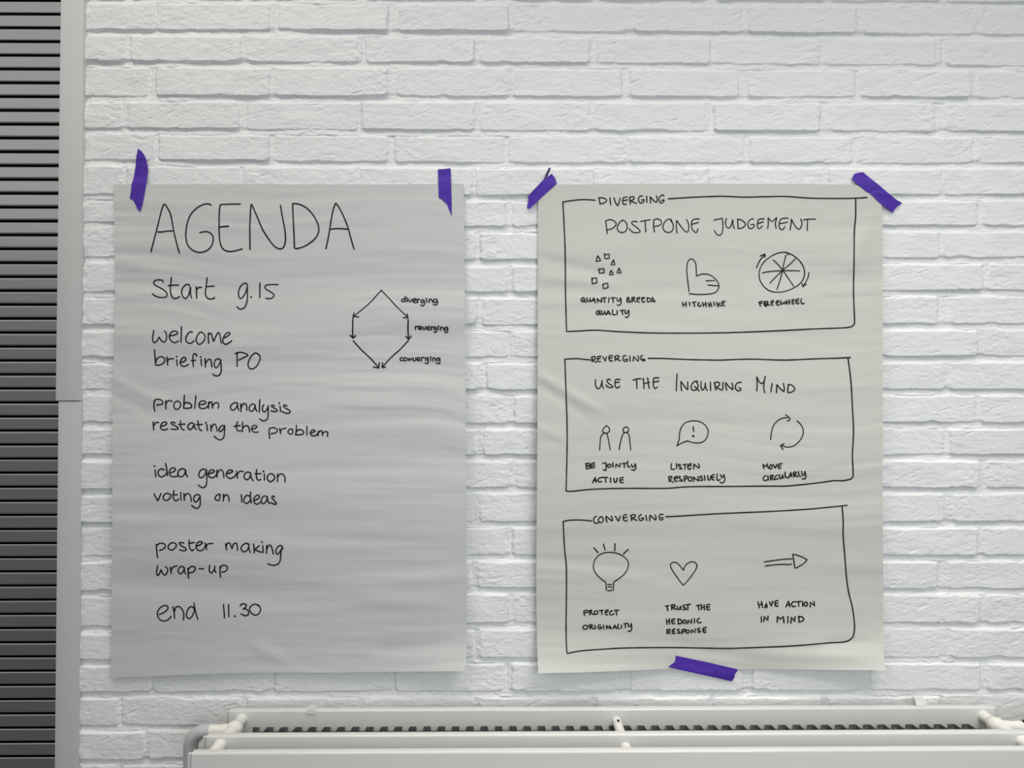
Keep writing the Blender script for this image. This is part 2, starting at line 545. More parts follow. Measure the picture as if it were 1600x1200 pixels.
def convector(y_face, direction, ztop):
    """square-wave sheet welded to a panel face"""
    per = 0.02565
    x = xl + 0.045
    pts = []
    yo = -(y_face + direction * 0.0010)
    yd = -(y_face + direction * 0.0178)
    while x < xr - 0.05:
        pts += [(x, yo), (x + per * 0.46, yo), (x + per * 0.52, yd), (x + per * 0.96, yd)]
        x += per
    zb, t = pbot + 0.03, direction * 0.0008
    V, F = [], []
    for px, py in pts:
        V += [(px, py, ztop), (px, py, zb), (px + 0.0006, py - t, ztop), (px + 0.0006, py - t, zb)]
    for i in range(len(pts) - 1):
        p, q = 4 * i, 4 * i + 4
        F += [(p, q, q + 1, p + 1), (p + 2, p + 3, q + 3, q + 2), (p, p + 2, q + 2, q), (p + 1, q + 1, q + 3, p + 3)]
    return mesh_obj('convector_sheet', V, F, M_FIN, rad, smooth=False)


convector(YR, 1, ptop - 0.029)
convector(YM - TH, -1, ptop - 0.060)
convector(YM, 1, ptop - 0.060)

zc = ptop - 0.0155
XT_L = float(at(np.array([377.5]), np.array([1121.0]), YR)[0, 0])
XT_R = float(at(np.array([1536.5]), np.array([1119.0]), YR)[0, 0])
for X, s in ((XT_L, -1), (XT_R, 1)):
    bm = bmesh.new()
    # neck out of the rear panel, round body, arm towards the side
    add_tube(bm, [(X, -YR + 0.001, zc), (X, -YR - 0.006, zc), (X, -YR - 0.020, zc)], [0.0105, 0.0096, 0.0098])
    add_ball(bm, (X, -YR - 0.036, zc - 0.002), 0.0148, 1.0, 1.25, 1.0)
    add_tube(bm, [(X, -YR - 0.040, zc - 0.002), (X, -YM + TH - 0.001, zc - 0.001)], [0.0125, 0.0105])
    add_tube(bm, [(X, -YR - 0.038, zc - 0.003), (X + s * 0.0195, -YR - 0.038, zc - 0.003)], [0.0128, 0.0112])
    bm_obj('connection_elbow', bm, M_PIPE, rad)
    # collar nut
    bm = bmesh.new()
    xs_ = [0.0195, 0.0200, 0.0225, 0.0230, 0.0385, 0.0390, 0.0420]
    rs_ = [0.0106, 0.0112, 0.0112, 0.0106, 0.0106, 0.0114, 0.0114]
    add_tube(bm, [(X + s * q, -YR - 0.038, zc - 0.003) for q in xs_], rs_, n=28)
    bm_obj('collar', bm, M_PIPE, rad)
    # port between the middle and the front panel
    bm = bmesh.new()
    add_tube(bm, [(X, -YM + 0.001, zc), (X, -YM - 0.004, zc), (X, -YF + TH - 0.001, zc)], [0.0112, 0.0100, 0.0100])
    bm_obj('port_pipe', bm, M_PIPE, rad)

# grey bend of the supply pipe on the left
bx = XT_L - 0.042
yb = -YR - 0.038
bm = bmesh.new()
R_ = 0.030
pts = [(bx + 0.002, yb, zc - 0.003), (bx - 0.004, yb, zc - 0.003)]
for i in range(1, 13):
    t = i / 12 * math.pi / 2
    pts.append((bx - 0.004 - R_ * math.sin(t), yb + 0.003 * t, zc - 0.003 - R_ * (1 - math.cos(t))))
pts.append((pts[-1][0], pts[-1][1], ptop - 0.10))
pts.append((pts[-1][0], pts[-1][1], 0.002))
add_tube(bm, pts, 0.0122, n=24)
sp_ = bm_obj('supply_pipe', bm, M_HOSE, rad)
sp_['label'] = 'grey bent pipe'
# valve on the right end
bx = XT_R + 0.042
bm = bmesh.new()
add_tube(bm, [(bx, yb, zc - 0.003), (bx + 0.003, yb, zc - 0.003), (bx + 0.003, yb, zc - 0.003 + 0.00001)][:2], 0.0118, n=28)
add_tube(bm, [(bx + 0.003, yb, zc - 0.003), (bx + 0.010, yb, zc - 0.003), (bx + 0.011, yb, zc - 0.003), (bx + 0.028, yb, zc - 0.003)], [0.0100, 0.0100, 0.0136, 0.0136], n=28)
vv = bm_obj('valve', bm, M_DARK, rad)
vv['label'] = 'black valve body'
bm = bmesh.new()
add_tube(bm, [(bx + 0.028, yb, zc - 0.003), (bx + 0.032, yb, zc - 0.003), (bx + 0.075, yb, zc - 0.003), (bx + 0.080, yb, zc - 0.003)], [0.017, 0.020, 0.020, 0.017], n=28)
bm_obj('valve_head', bm, M_PIPE, vv)

# spacers in the middle
XS = float(at(np.array([963.5]), np.array([1121.0]), YR)[0, 0])
zs_ = ptop - 0.0215
bm = bmesh.new()
add_tube(bm, [(XS, -YR + 0.001, zs_), (XS, -YM + TH - 0.001, zs_)], 0.0082)
s1 = bm_obj('spacer_bar', bm, M_PIPE, rad)
bm = bmesh.new()
add_box(bm, XS - 0.0018, XS + 0.0022, -YR - 0.0215, -YR - 0.0130, zs_ + 0.0060, zs_ + 0.0086)
bm_obj('slot', bm, M_DARK, s1, smooth=False)
bm = bmesh.new()
add_tube(bm, [(XS, -YM + 0.001, zs_), (XS, -YM - 0.003, zs_), (XS, -YF + TH - 0.001, zs_)], [0.0085, 0.0085, 0.0080])
bm_obj('spacer_bar', bm, M_PIPE, rad)


def clip(px0, px1, front):
    x0 = float(at(np.array([px0]), np.array([1102.0]), YR)[0, 0])
    x1 = float(at(np.array([px1]), np.array([1102.0]), YR)[0, 0])
    yb_, yf_ = -YR + TH + 0.004, -YR - (0.0016 if front else -0.0035)
    if front:
        prof = [(yb_ + 0.012, ptop - 0.03), (yb_ + 0.003, ptop - 0.012), (yb_, ptop + 0.002), (yb_ - 0.004, ptop + 0.0042), (yf_ + 0.004, ptop + 0.0036), (yf_, ptop + 0.0010), (yf_ - 0.0003, ptop - 0.0055)]
    else:
        prof = [(yb_ + 0.012, ptop - 0.03), (yb_ + 0.005, ptop - 0.008), (yb_ + 0.003, ptop + 0.006), (yb_ - 0.001, ptop + 0.0125), (yb_ - 0.006, ptop + 0.0138), (yf_ + 0.004, ptop + 0.0105), (yf_ + 0.0015, ptop + 0.0035), (yf_, ptop + 0.0006)]
    bm = bmesh.new()
    A = [bm.verts.new((x0, y, z)) for y, z in prof]
    B = [bm.verts.new((x1, y, z)) for y, z in prof]
    for i in range(len(prof) - 1):
        bm.faces.new((A[i], A[i + 1], B[i + 1], B[i]))
    bmesh.ops.solidify(bm, geom=bm.faces[:], thickness=0.0012)
    return bm_obj('bracket_clip', bm, M_CLIP, rad)


clip(479.5, 493.5, True)
clip(1434.0, 1450.0, False)


# ------------------------------------------------------------------ posters
class Sheet:
    def __init__(self, left, right, top, bottom, depth):
        self.l, self.r, self.t, self.b = [np.array(q, float) for q in (left, right, top, bottom)]
        self.depth = depth
        self.y0 = self.t[:, 1].mean()
        self.y1 = self.b[:, 1].mean()

    def L(self, y):
        return np.interp(y, self.l[:, 1], self.l[:, 0])

    def Rr(self, y):
        return np.interp(y, self.r[:, 1], self.r[:, 0])

    def px(self, u, v):
        y = self.y0 + (self.y1 - self.y0) * v
        x0, x1 = self.L(y), self.Rr(y)
        x = x0 + (x1 - x0) * u
        yt, yb = np.interp(x, self.t[:, 0], self.t[:, 1]), np.interp(x, self.b[:, 0], self.b[:, 1])
        return x, yt + (yb - yt) * v

    def uv(self, x, y):
        yt, yb = np.interp(x, self.t[:, 0], self.t[:, 1]), np.interp(x, self.b[:, 0], self.b[:, 1])
        v = (y - yt) / (yb - yt)
        yy = self.y0 + (self.y1 - self.y0) * v
        x0, x1 = self.L(yy), self.Rr(yy)
        return (x - x0) / (x1 - x0), v

    def point(self, x, y, lift=0.0):
        u, v = self.uv(x, y)
        return at(x, y, self.depth(u, v, x, y) + lift)


def creases(x, y, lines):
    """soft folds along straight pixel lines: (x0, y0, x1, y1, height, half width px)"""
    s = 0.0
    for x0, y0, x1, y1, h, wd in lines:
        dx, dy = x1 - x0, y1 - y0
        ln = math.hypot(dx, dy)
        t = ((x - x0) * dx + (y - y0) * dy) / ln / ln
        n = ((x - x0) * -dy + (y - y0) * dx) / ln
        fade = sstep(-0.15, 0.1, t) * (1 - sstep(0.55, 1.05, t))
        s = s + h * fade * np.exp(-(n / wd) ** 2)
    return s


def wrinkle(x, y, seed, amp):
    wx = x + 14 * vnoise(x / 170, y / 90, seed + 5)
    wy = y + 16 * vnoise(x / 210, y / 160, seed + 6)
    a = vnoise(wx / 230, wy / 17, seed) * 0.00034
    b_ = vnoise(wx / 95, wy / 8, seed + 1) * 0.00021
    c_ = vnoise(wx / 330, wy / 48, seed + 2) * 0.0010
    g = 0.55 + 0.45 * vnoise(x / 150, y / 120, seed + 3)
    return amp * (a * g + b_ * g + c_)


CR_A = [(176, 592, 300, 650, 0.0016, 9), (176, 618, 250, 652, -0.0012, 8), (178, 405, 330, 450, 0.0012, 12), (178, 436, 470, 462, -0.0016, 14), (178, 520, 400, 545, 0.0010, 12),
        (400, 610, 700, 640, 0.0010, 12), (430, 665, 728, 650, -0.0012, 10), (430, 735, 728, 725, -0.0010, 9), (175, 905, 520, 935, -0.0020, 22), (175, 822, 420, 815, 0.0014, 18),
        (450, 840, 728, 850, -0.0010, 9), (560, 935, 728, 950, 0.0014, 12), (590, 1015, 728, 1003, -0.0022, 12), (400, 1010, 470, 1048, 0.0014, 10), (520, 900, 728, 890, -0.0009, 9)]
CR_B = [(841, 402, 990, 440, -0.0016, 9), (841, 432, 1010, 452, 0.0012, 9), (850, 452, 1200, 458, -0.0015, 12), (841, 585, 960, 655, 0.0018, 8), (841, 600, 930, 660, -0.0014, 8), (841, 668, 900, 695, 0.0010, 8),
        (1000, 500, 1380, 545, -0.0007, 10), (1100, 660, 1380, 668, -0.0008, 9), (1280, 738, 1380, 720, -0.0010, 8), (1150, 830, 1380, 850, -0.0008, 10), (840, 870, 1100, 905, -0.0008, 10),
        (1290, 1005, 1380, 1000, -0.0018, 9), (1180, 1020, 1384, 1032, 0.0014, 9), (1060, 1010, 1180, 1030, -0.0012, 10), (1300, 330, 1345, 300, -0.0018, 10), (1330, 420, 1372, 318, 0.0022, 14)]


def depth_a(u, v, x, y):
    d = 0.0058 + 0.026 * sstep(0.0, 0.80, v) - 0.019 * sstep(0.62, 1.0, v)
    d = d + 0.016 * np.clip((u - 0.78) / 0.22, 0, 1) ** 1.3 * np.clip((v - 0.90) / 0.10, 0, 1) ** 2
    d = d - 0.006 * np.clip((0.25 - u) / 0.25, 0, 1) * sstep(0.1, 0.5, v) * (1 - 0.6 * sstep(0.7, 1.0, v))
    env = sstep(0, 0.04, v)
    d = d + env * (wrinkle(x, y, 11, 2.7) + creases(x, y, CR_A))
    return 0.0052 + 0.5 * ((d - 0.0052) + np.sqrt((d - 0.0052) ** 2 + 0.0008 ** 2))      # never into the bricks


def depth_b(u, v, x, y):
    d = 0.0058 + 0.014 * sstep(0.0, 0.6, v) - 0.012 * sstep(0.6, 1.0, v)
    bot = np.clip((v - 0.88) / 0.12, 0, 1) ** 2
    d = d + bot * (0.024 * np.clip((0.42 - u) / 0.42, 0, 1) + 0.026 * np.clip((u - 0.62) / 0.38, 0, 1) ** 1.2)
    d = d + 0.005 * np.clip((0.12 - u) / 0.12, 0, 1) * sstep(0.2, 0.6, v)
    env = sstep(0, 0.04, v)
    d = d + env * (wrinkle(x, y, 47, 1.75) + creases(x, y, CR_B))
    return 0.0052 + 0.5 * ((d - 0.0052) + np.sqrt((d - 0.0052) ** 2 + 0.0008 ** 2))


SA = Sheet([(177, 288), (179, 375), (180, 455), (177.5, 560), (176, 620), (175.5, 800), (174.2, 915), (174, 1000), (172.5, 1059.5)],
           [(724.3, 287), (725.5, 400), (726.5, 500), (728, 700), (729.2, 900), (729.3, 1000), (728.5, 1035), (726.3, 1049.5)],
           [(177, 288), (300, 287.8), (450, 288), (600, 288), (724, 287.2)],
           [(172.5, 1059.5), (230, 1057), (300, 1054), (400, 1051.3), (450, 1051), (520, 1051.2), (600, 1050), (700, 1049), (726, 1049.2)], depth_a)
SB = Sheet([(841, 293), (840.5, 330), (840.2, 450), (840, 600), (839.2, 750), (838.2, 850), (838, 930), (839, 1000), (841.2, 1052)],
           [(1377, 297), (1378.5, 330), (1379.3, 400), (1379.2, 600), (1379.6, 800), (1380, 950), (1380.4, 1020), (1384, 1047)],
           [(841, 293), (855, 290), (872, 288.5), (960, 287.6), (1100, 287), (1250, 287.2), (1330, 288.5), (1355, 292), (1377, 297)],
           [(841, 1052), (900, 1051), (960, 1048.8), (1040, 1045.8), (1160, 1045.6), (1220, 1046), (1300, 1047), (1384, 1047.3)], depth_b)


def paper(sheet, mat, root):
    u, v = np.meshgrid(np.linspace(0, 1, 201), np.linspace(0, 1, 361))
    x, y = sheet.px(u, v)
    P = at(x, y, sheet.depth(u, v, x, y))
    return grid_obj('paper_sheet', P, mat, root)


def catmull(pts, n=7):
    out_ = []
    P = [pts[0]] + pts + [pts[-1]]
    for i in range(1, len(P) - 2):
        p0, p1, p2, p3 = [np.array(q) for q in P[i - 1:i + 3]]
        for k in range(n):
            t = k / n
            out_.append(0.5 * (2 * p1 + (p2 - p0) * t + (2 * p0 - 5 * p1 + 4 * p2 - p3) * t * t + (3 * p1 - p0 - 3 * p2 + p3) * t ** 3))
    out_.append(np.array(pts[-1]))
    return out_


def parse(ox, oy, text, scale=10.0):
    """strokes 'x,y x,y! x,y | ...' in enlarged pixels from an origin; '!' marks a sharp corner"""
    strokes = []
    for s in text.split('|'):
        toks = s.split()
        if not toks:
            continue
        segs, cur = [], []
        for t in toks:
            corner = t.endswith('!')
            px_, py_ = t.rstrip('!').split(',')
            p = (ox + float(px_) / scale, oy + float(py_) / scale)
            cur.append(p)
            if corner and len(cur) > 1:
                segs.append(cur)
                cur = [p]
        if len(cur) > 1 or not segs:
            segs.append(cur)
        line = []
        for sg in segs:
            q = catmull(sg) if len(sg) > 2 else [np.array(p) for p in sg]
            if len(sg) == 2:
                m_ = max(2, int(math.hypot(sg[1][0] - sg[0][0], sg[1][1] - sg[0][1]) / 3))
                q = [np.array(sg[0]) + (np.array(sg[1]) - np.array(sg[0])) * i / m_ for i in range(m_ + 1)]
            line += q if not line else q[1:]
        strokes.append(np.array(line))
    return strokes


def ink(name, sheet, blocks, parent, mat=None):
    """blocks: (origin x, origin y, pen width px, strokes[, scale]) -> one flat ribbon mesh lying on the sheet"""
    strokes = [(st, blk[2]) for blk in blocks for st in parse(blk[0], blk[1], blk[3], blk[4] if len(blk) > 4 else 10.0)]
    return ribbon(name, sheet, strokes, parent, mat)


def ink_lines(name, sheet, blocks, parent, boxes):
    """the same, one mesh for each line of writing; boxes: pixel areas (x0, y0, x1, y1) of the lines"""
    strokes = [(st, blk[2]) for blk in blocks for st in parse(blk[0], blk[1], blk[3], blk[4] if len(blk) > 4 else 10.0)]
    groups = [[] for _ in boxes]
    for st, wd in strokes:
        c = (st.min(0) + st.max(0)) / 2
        k = min(range(len(boxes)), key=lambda i: max(boxes[i][0] - c[0], c[0] - boxes[i][2], 0) + max(boxes[i][1] - c[1], c[1] - boxes[i][3], 0))
        groups[k].append((st, wd))
    return [ribbon(name, sheet, g, parent) for g in groups if g]


def ribbon(name, sheet, strokes, parent, mat=None):
    V, F = [], []
    cnt = 0
    for st, wd in strokes:
        keep = [0]
        for i in range(1, len(st)):
            if np.hypot(*(st[i] - st[keep[-1]])) > 0.15:
                keep.append(i)
        st = st[keep]
        wdd = wd * 1.05
        if len(st) == 1:
            st = np.array([st[0], st[0] + [0.4, 0.1]])
        if np.hypot(*(st[-1] - st[0])) < 1.2 and len(st) < 6:
            wdd = wd * 1.35
        lens = np.concatenate([[0], np.cumsum(np.hypot(*np.diff(st, axis=0).T))])
        tg = np.gradient(st, axis=0)
        tg /= np.maximum(np.hypot(tg[:, 0], tg[:, 1]), 1e-6)[:, None]
        nm = np.stack([-tg[:, 1], tg[:, 0]], -1)
        hw = wdd / 2 * (1 + 0.10 * vnoise(lens / 14.0, np.full(len(st), cnt * 1.7), 5))
        lf, rt = st + nm * hw[:, None], st - nm * hw[:, None]
        base = len(V)
        lift = 0.00045 + 0.00001 * (cnt % 9)
        n = len(st)
        cap = []
        for end, sg in ((0, -1), (n - 1, 1)):
            for k in range(1, 6):
                an = -math.pi / 2 + math.pi * k / 6
                cap.append(st[end] + tg[end] * sg * math.cos(an) * hw[end] + nm[end] * math.sin(an) * hw[end])
        allp = np.concatenate([lf, rt, np.array(cap)])
        V += list(sheet.point(allp[:, 0], allp[:, 1], lift))
        for i in range(n - 1):
            F.append((base + i, base + i + 1, base + n + i + 1, base + n + i))
        F.append([base + n] + [base + 2 * n + k for k in range(5)] + [base])
        F.append([base + n + n - 1] + [base + 2 * n + 5 + k for k in range(5)] + [base + n - 1])
        cnt += 1
    return mesh_obj(name, V, F, mat or M_INK, parent, smooth=False)


# ---- left poster
pa = at(np.array([450.0]), np.array([1050.0]), 0.01)[0]
agenda = thing('poster', 'flip chart poster headed AGENDA, left of the two on the brick wall', 'poster', tuple(pa), 'handwritten flip chart posters on the brick wall')
paper(SA, M_PAPER_A, agenda)
WA = 2.0
ink('heading_lettering', SA, [
    (230, 300, 2.1, '57,935 100,770 145,600 190,420 225,280 250,210 270,190 295,215 345,300 370,370 395,500 420,640 455,780 480,880 502,950|168,624 240,622 320,610 390,608|'
     '995,205 960,185 900,188 830,215 740,280 670,370 625,490 605,620 605,720 630,820 690,895 770,935 840,943 920,920 985,870 1020,800 1032,730 1020,680 985,640 930,618 880,622 822,632|'
     '1140,205 1128,280 1124,420 1122,550 1126,680 1140,790 1170,870 1220,915 1300,930 1390,915 1482,890|1150,195 1250,190 1350,187 1455,187|1130,548 1200,538 1268,534'),
    (340, 300, 2.1, '505,895 505,740 503,560 510,380 520,210! 535,200 585,310 640,440 700,580 780,710 860,820 920,870 970,888 1010,880 1040,840 1058,770 1058,660 1045,560 1020,430 1000,320 982,205|'
     '1172,190 1180,400 1192,640 1200,860! 1215,882 1290,872 1390,830 1490,760 1555,680 1580,600 1570,510 1530,420 1470,330 1390,250 1300,200 1230,182 1172,183'),
    (400, 300, 2.1, '1092,885 1120,760 1150,590 1175,430 1205,280 1245,172! 1290,230 1350,340 1410,480 1450,600 1490,750 1532,890|1160,582 1240,572 1330,573 1440,582')], agenda)
ink_lines('schedule_lettering', SA, [
    # start 9.15
    (230, 420, WA, '248,210 235,180 185,172 130,180 100,215 120,250 190,290 260,330 305,380 305,425 270,445 200,447 130,425 80,392|378,135 368,230 362,330 372,400 400,450 430,465 470,455 505,432|330,263 400,255 490,255|'
     '660,262 640,245 600,250 555,300 538,360 548,420 590,460 620,452 650,400 668,330 672,280|680,300 676,370 682,430 697,455|765,280 770,370 772,455|772,330 800,295 848,290|'
     '935,140 925,240 912,330 910,390 930,445 975,472 1030,465 1052,448|915,280 980,272 1045,270'),
    (360, 420, WA, '265,255 245,225 205,232 155,280 128,360 132,430 155,463 190,445 225,395 250,330 260,275|262,275 265,400 262,490 240,570 205,615 160,628 125,615 102,592|322,440 325,442|460,220 460,330 458,450|'
     '745,245 640,245 560,255 540,285 560,320 620,355 670,390 682,420 650,455 600,466 555,458'),
    # welcome / briefing PO
    (230, 500, WA, '103,165 88,250 85,310 100,345 125,350 155,320 178,285 188,265! 205,300 240,338 275,338 298,300 303,240 290,195 268,172|345,248 400,240 460,220 475,200 455,178 410,172 365,205 345,260 365,315 420,352 470,340 488,325|'
     '535,105 532,220 527,352|705,188 665,188 625,230 602,290 615,340 660,365 705,350 732,322|880,212 850,190 815,200 775,260 765,320 790,370 825,378 870,345 900,290 905,250 890,220|'
     '955,205 955,280 960,360|960,230 985,205 1005,225 1020,290 1040,328 1065,270 1100,205 1125,205 1140,260 1158,360|1190,285 1240,262 1285,225 1290,200 1262,195 1220,225 1185,290 1185,345 1215,378 1260,368 1320,325|'
     '112,465 120,560 130,668|135,665 150,610 200,575 255,585 275,625 250,675 195,702 150,705 125,690|310,580 312,640 320,705|318,650 340,610 410,605|460,620 470,712|460,572 462,573|'
     '525,660 570,650 605,620 590,585 555,590 520,640 522,690 560,722 600,718 645,692|770,568 770,540 745,525 720,545 712,610 722,725|690,634 755,628|842,612 848,708|833,574 835,575|'
     '905,605 905,670 910,735|912,680 940,630 980,612 998,650 1012,732|1145,625 1110,605 1070,620 1045,680 1060,735 1085,745 1120,700 1145,650|1150,620 1155,720 1155,800 1130,855 1085,875 1045,862 1028,845'),
    (330, 520, WA, '405,320 405,420 403,525|375,325 420,308 480,305 550,330 572,355 510,385 430,425|745,345 720,322 680,318 630,360 590,430 575,500 595,550 640,563 700,530 750,450 765,390 755,350'),
    # problem analysis / restating the problem
    (230, 600, WA, '110,265 105,340 118,425|108,285 130,245 175,238 225,255 245,290 225,315 150,328|290,262 290,320 290,388|290,320 310,275 350,258 390,275|470,262 430,290 415,340 435,385 470,395 505,370 525,320 505,280 470,262|'
     '580,178 575,280 570,380|575,320 605,290 660,300 695,335 680,370 620,380 580,378|760,185 750,290 742,382|815,320 870,318 915,295 895,265 850,265 812,300 815,360 860,385 920,370 950,340|'
     '960,280 958,340 960,380|962,320 985,285 1010,285 1015,330 1020,375|1020,345 1050,305 1090,290 1115,315 1110,378|'
     '92,590 95,650 102,715|100,660 130,605 180,600|210,655 260,650 305,620 290,595 245,600 212,645 215,695 260,718 320,700|435,610 405,595 375,605 390,630 450,660 485,690 460,708 375,703|'
     '520,570 520,640 540,700 580,718|490,632 540,628 590,625|715,615 690,605 650,630 635,675 660,712 700,695 730,640|735,625 740,680 770,712|793,575 800,650 820,710 855,725|768,636 860,632|'
     '930,635 940,725|916,605 920,606|992,640 1000,735|1003,690 1030,635 1060,630 1085,680 1092,735|1200,650 1165,650 1130,690 1125,735 1160,735 1195,690 1212,650|1210,655 1205,780 1190,840 1150,872 1100,860 1045,815'),
    (360, 600, WA, '110,300 70,290 20,320 0,360 20,405 60,400 95,360 112,305|110,320 115,370 135,408|160,310 165,430|168,370 200,310 235,310 255,350 255,410|390,330 345,310 300,350 295,400 325,425 365,400 385,340|385,335 395,390 415,425|'
     '460,245 455,330 452,435|520,325 500,365 505,420 530,435 560,410 585,360|590,335 590,440 585,520 560,560 510,575 460,545|690,345 660,328 640,345 670,370 720,395 730,420 690,432 635,415|775,345 785,430|760,298 764,300|'
     '885,345 850,325 830,345 860,375 915,405 935,435 905,458 850,450 810,430|112,590 95,640 95,690 120,730 165,730|60,660 120,652 150,650|190,595 188,745|190,690 230,655 270,655 290,690 300,748|'
     '330,700 380,695 415,670 395,648 350,655 330,700 345,735 385,755 435,748|608,690 605,770 615,850|610,700 660,680 715,695 735,725 710,760 635,775|770,695 785,775|785,735 815,700 870,690|'
     '960,705 930,705 900,740 910,770 960,782 975,745 970,705|1030,645 1030,710 1018,795|1030,745 1070,712 1125,725 1145,760 1110,790 1025,793|1195,660 1195,795|1245,765 1290,755 1325,735 1290,715 1255,745 1255,790 1300,812 1345,795 1370,765|'
     '1375,735 1368,810|1375,770 1400,735 1430,735 1440,800|1440,775 1475,745 1515,750 1520,785 1515,820'),
    # idea generation / voting on ideas
    (230, 710, WA, '122,240 135,350|112,182 116,184|265,240 220,225 180,250 170,300 200,345 245,345 295,305 310,260|285,140 305,230 318,335|350,285 400,275 440,245 425,212 380,215 345,265 355,320 410,350 480,335|'
     '595,245 555,222 505,240 480,290 490,335 530,350 575,320 600,250|600,245 605,300 628,350|105,615 135,670 165,725! 190,670 215,610|315,605 270,625 248,680 275,715 315,715 355,680 365,630 315,605|'
     '420,565 405,640 410,690 440,722 475,715 490,695|400,633 470,630|525,625 528,715|524,600 526,600|575,610 580,715|582,660 620,612 660,620 680,670 690,732|820,640 780,625 740,650 725,700 750,740 785,725 820,670|'
     '825,640 830,740 820,805 785,840 745,835 695,798'),
    (300, 710, WA, '215,245 175,228 130,255 105,310 120,355 160,362 205,310 222,250|225,240 232,340 228,440 210,500 165,518 125,500 100,480|255,300 310,290 350,265 330,242 285,250 255,300 270,350 310,365 360,345 380,315|'
     '392,245 388,300 390,355|392,310 415,260 450,240 480,265 495,310 498,362|535,305 590,290 635,265 610,245 565,255 535,305 550,350 600,375 660,350 690,310|695,265 705,310 710,368|708,310 745,265 805,268|'
     '905,290 870,275 825,305 815,360 850,395 895,370 920,300|915,285 925,360 958,412|1010,238 1005,320 1015,380 1040,402 1075,390|985,302 1080,300|1130,305 1132,400|1116,265 1119,266|'
     '1230,300 1190,320 1175,370 1200,415 1235,425 1280,390 1290,340 1255,305 1230,300|1335,305 1335,425|1338,360 1370,310 1420,310 1450,355 1452,428|'
     '445,630 420,620 385,640 358,680 375,710 420,718 430,690 438,650 430,630|490,625 490,732|492,680 520,635 555,635 575,680 580,732|770,630 780,745|895,650 850,640 815,690 815,740 855,765 900,730 920,680|915,590 912,680 928,760|'
     '965,720 1020,700 1055,665 1030,635 985,660 962,715 985,765 1030,775 1070,740|1165,655 1125,650 1090,690 1085,745 1115,770 1155,735 1180,665|1175,660 1185,730 1210,765|1290,665 1260,650 1250,680 1290,725 1318,765 1290,780 1230,750'),
    # poster making / wrap-up
    (230, 820, WA, '140,305 150,420 162,515|150,320 195,290 260,295 285,330 255,375 195,400|395,275 345,305 325,355 350,385 395,392 445,350 450,300 395,275|570,285 530,275 500,290 530,325 595,360 610,390 570,405 505,390|'
     '657,235 655,310 670,370 700,405 730,380|648,290 735,275|765,335 820,315 860,285 845,265 800,270 765,320 775,380 830,405 880,380 905,330|905,285 930,390|920,340 950,300 1025,290|'
     '163,640 148,720 150,770 170,790 195,755 215,700! 240,755 270,785 300,765 320,715 310,675 285,655|360,660 375,760|372,720 400,665 465,640|575,665 540,650 500,670 482,715 500,755 530,762 565,725 580,670|582,670 585,730 600,765|'
     '635,680 640,760 645,835|640,700 680,655 735,655 750,690 720,735 655,750|810,688 885,686|978,635 968,700 985,745 1015,745 1045,700|1058,645 1052,700 1072,742|1140,650 1138,740 1147,820|1140,670 1180,632 1235,640 1255,675 1225,725 1165,740'),
    (300, 820, WA, '525,295 530,340 540,390|530,340 555,290 590,285 605,330 625,370|625,370 645,310 680,285 705,310 710,395|880,300 835,290 780,330 765,370 795,415 840,415 875,370 890,305|888,300 890,370 910,430|'
     '960,300 970,360 972,435|1050,325 985,385! 1030,410 1085,427|1105,325 1112,435|1091,270 1095,272|1165,320 1165,445|1168,385 1195,325 1230,325 1255,385 1270,455|'
     '1415,345 1380,322 1335,350 1310,405 1320,450 1345,455 1380,410 1410,360|1418,380 1410,355 1395,400 1385,480 1380,550 1345,610 1280,632 1225,625 1185,605'),
    # end 11.30
    (235, 900, WA, '135,600 200,575 260,530 275,490 250,465 200,465 140,510 108,580 120,640 160,690 220,702 280,680 325,632|350,480 370,570 378,660|375,560 390,500 425,475 475,495 510,550 522,610 515,685|'
     '685,520 665,485 630,480 590,515 565,580 570,640 610,665 645,635 675,580 695,520|680,420 705,550 740,675'),
    (290, 900, WA, '592,445 600,550 607,655|672,448 675,635|767,628 770,628|855,468 875,440 915,435 948,455 935,490 895,512! 950,520 985,560 975,605 930,620 865,592|'
     '1130,465 1100,440 1050,450 1005,490 1000,530 1035,585 1090,612 1140,590 1170,540 1165,490 1130,450')], agenda,
    [(236, 432, 360, 470), (366, 440, 436, 484), (236, 510, 366, 540), (236, 546, 350, 590), (366, 550, 410, 580), (236, 616, 345, 645), (355, 624, 456, 660), (236, 656, 515, 690),
     (236, 724, 294, 748), (308, 730, 450, 764), (236, 766, 314, 796), (334, 770, 360, 784), (374, 768, 436, 792), (240, 842, 336, 874), (350, 842, 445, 884), (240, 882, 358, 905), (244, 940, 312, 972), (346, 942, 410, 968)])
dg = ink('flow_diagram', SA, [
    (540, 445, 1.7, '560,85 480,170 390,270 270,375 130,490|555,82 660,190 760,300 860,400 972,510|133,440 115,498! 160,497 205,502|958,452 975,512! 940,515 900,513'),
    (540, 445, 2.1, '115,515 110,650 112,835|75,790 115,835! 158,795|978,540 975,700 985,855|942,805 985,855! 1025,800'),
    (560, 470, 2.0, '-80,625 50,770 180,890 320,1045|778,625 650,760 500,895 370,1045|325,970 322,1050! 235,1035|378,970 370,1048! 425,1035')], agenda)
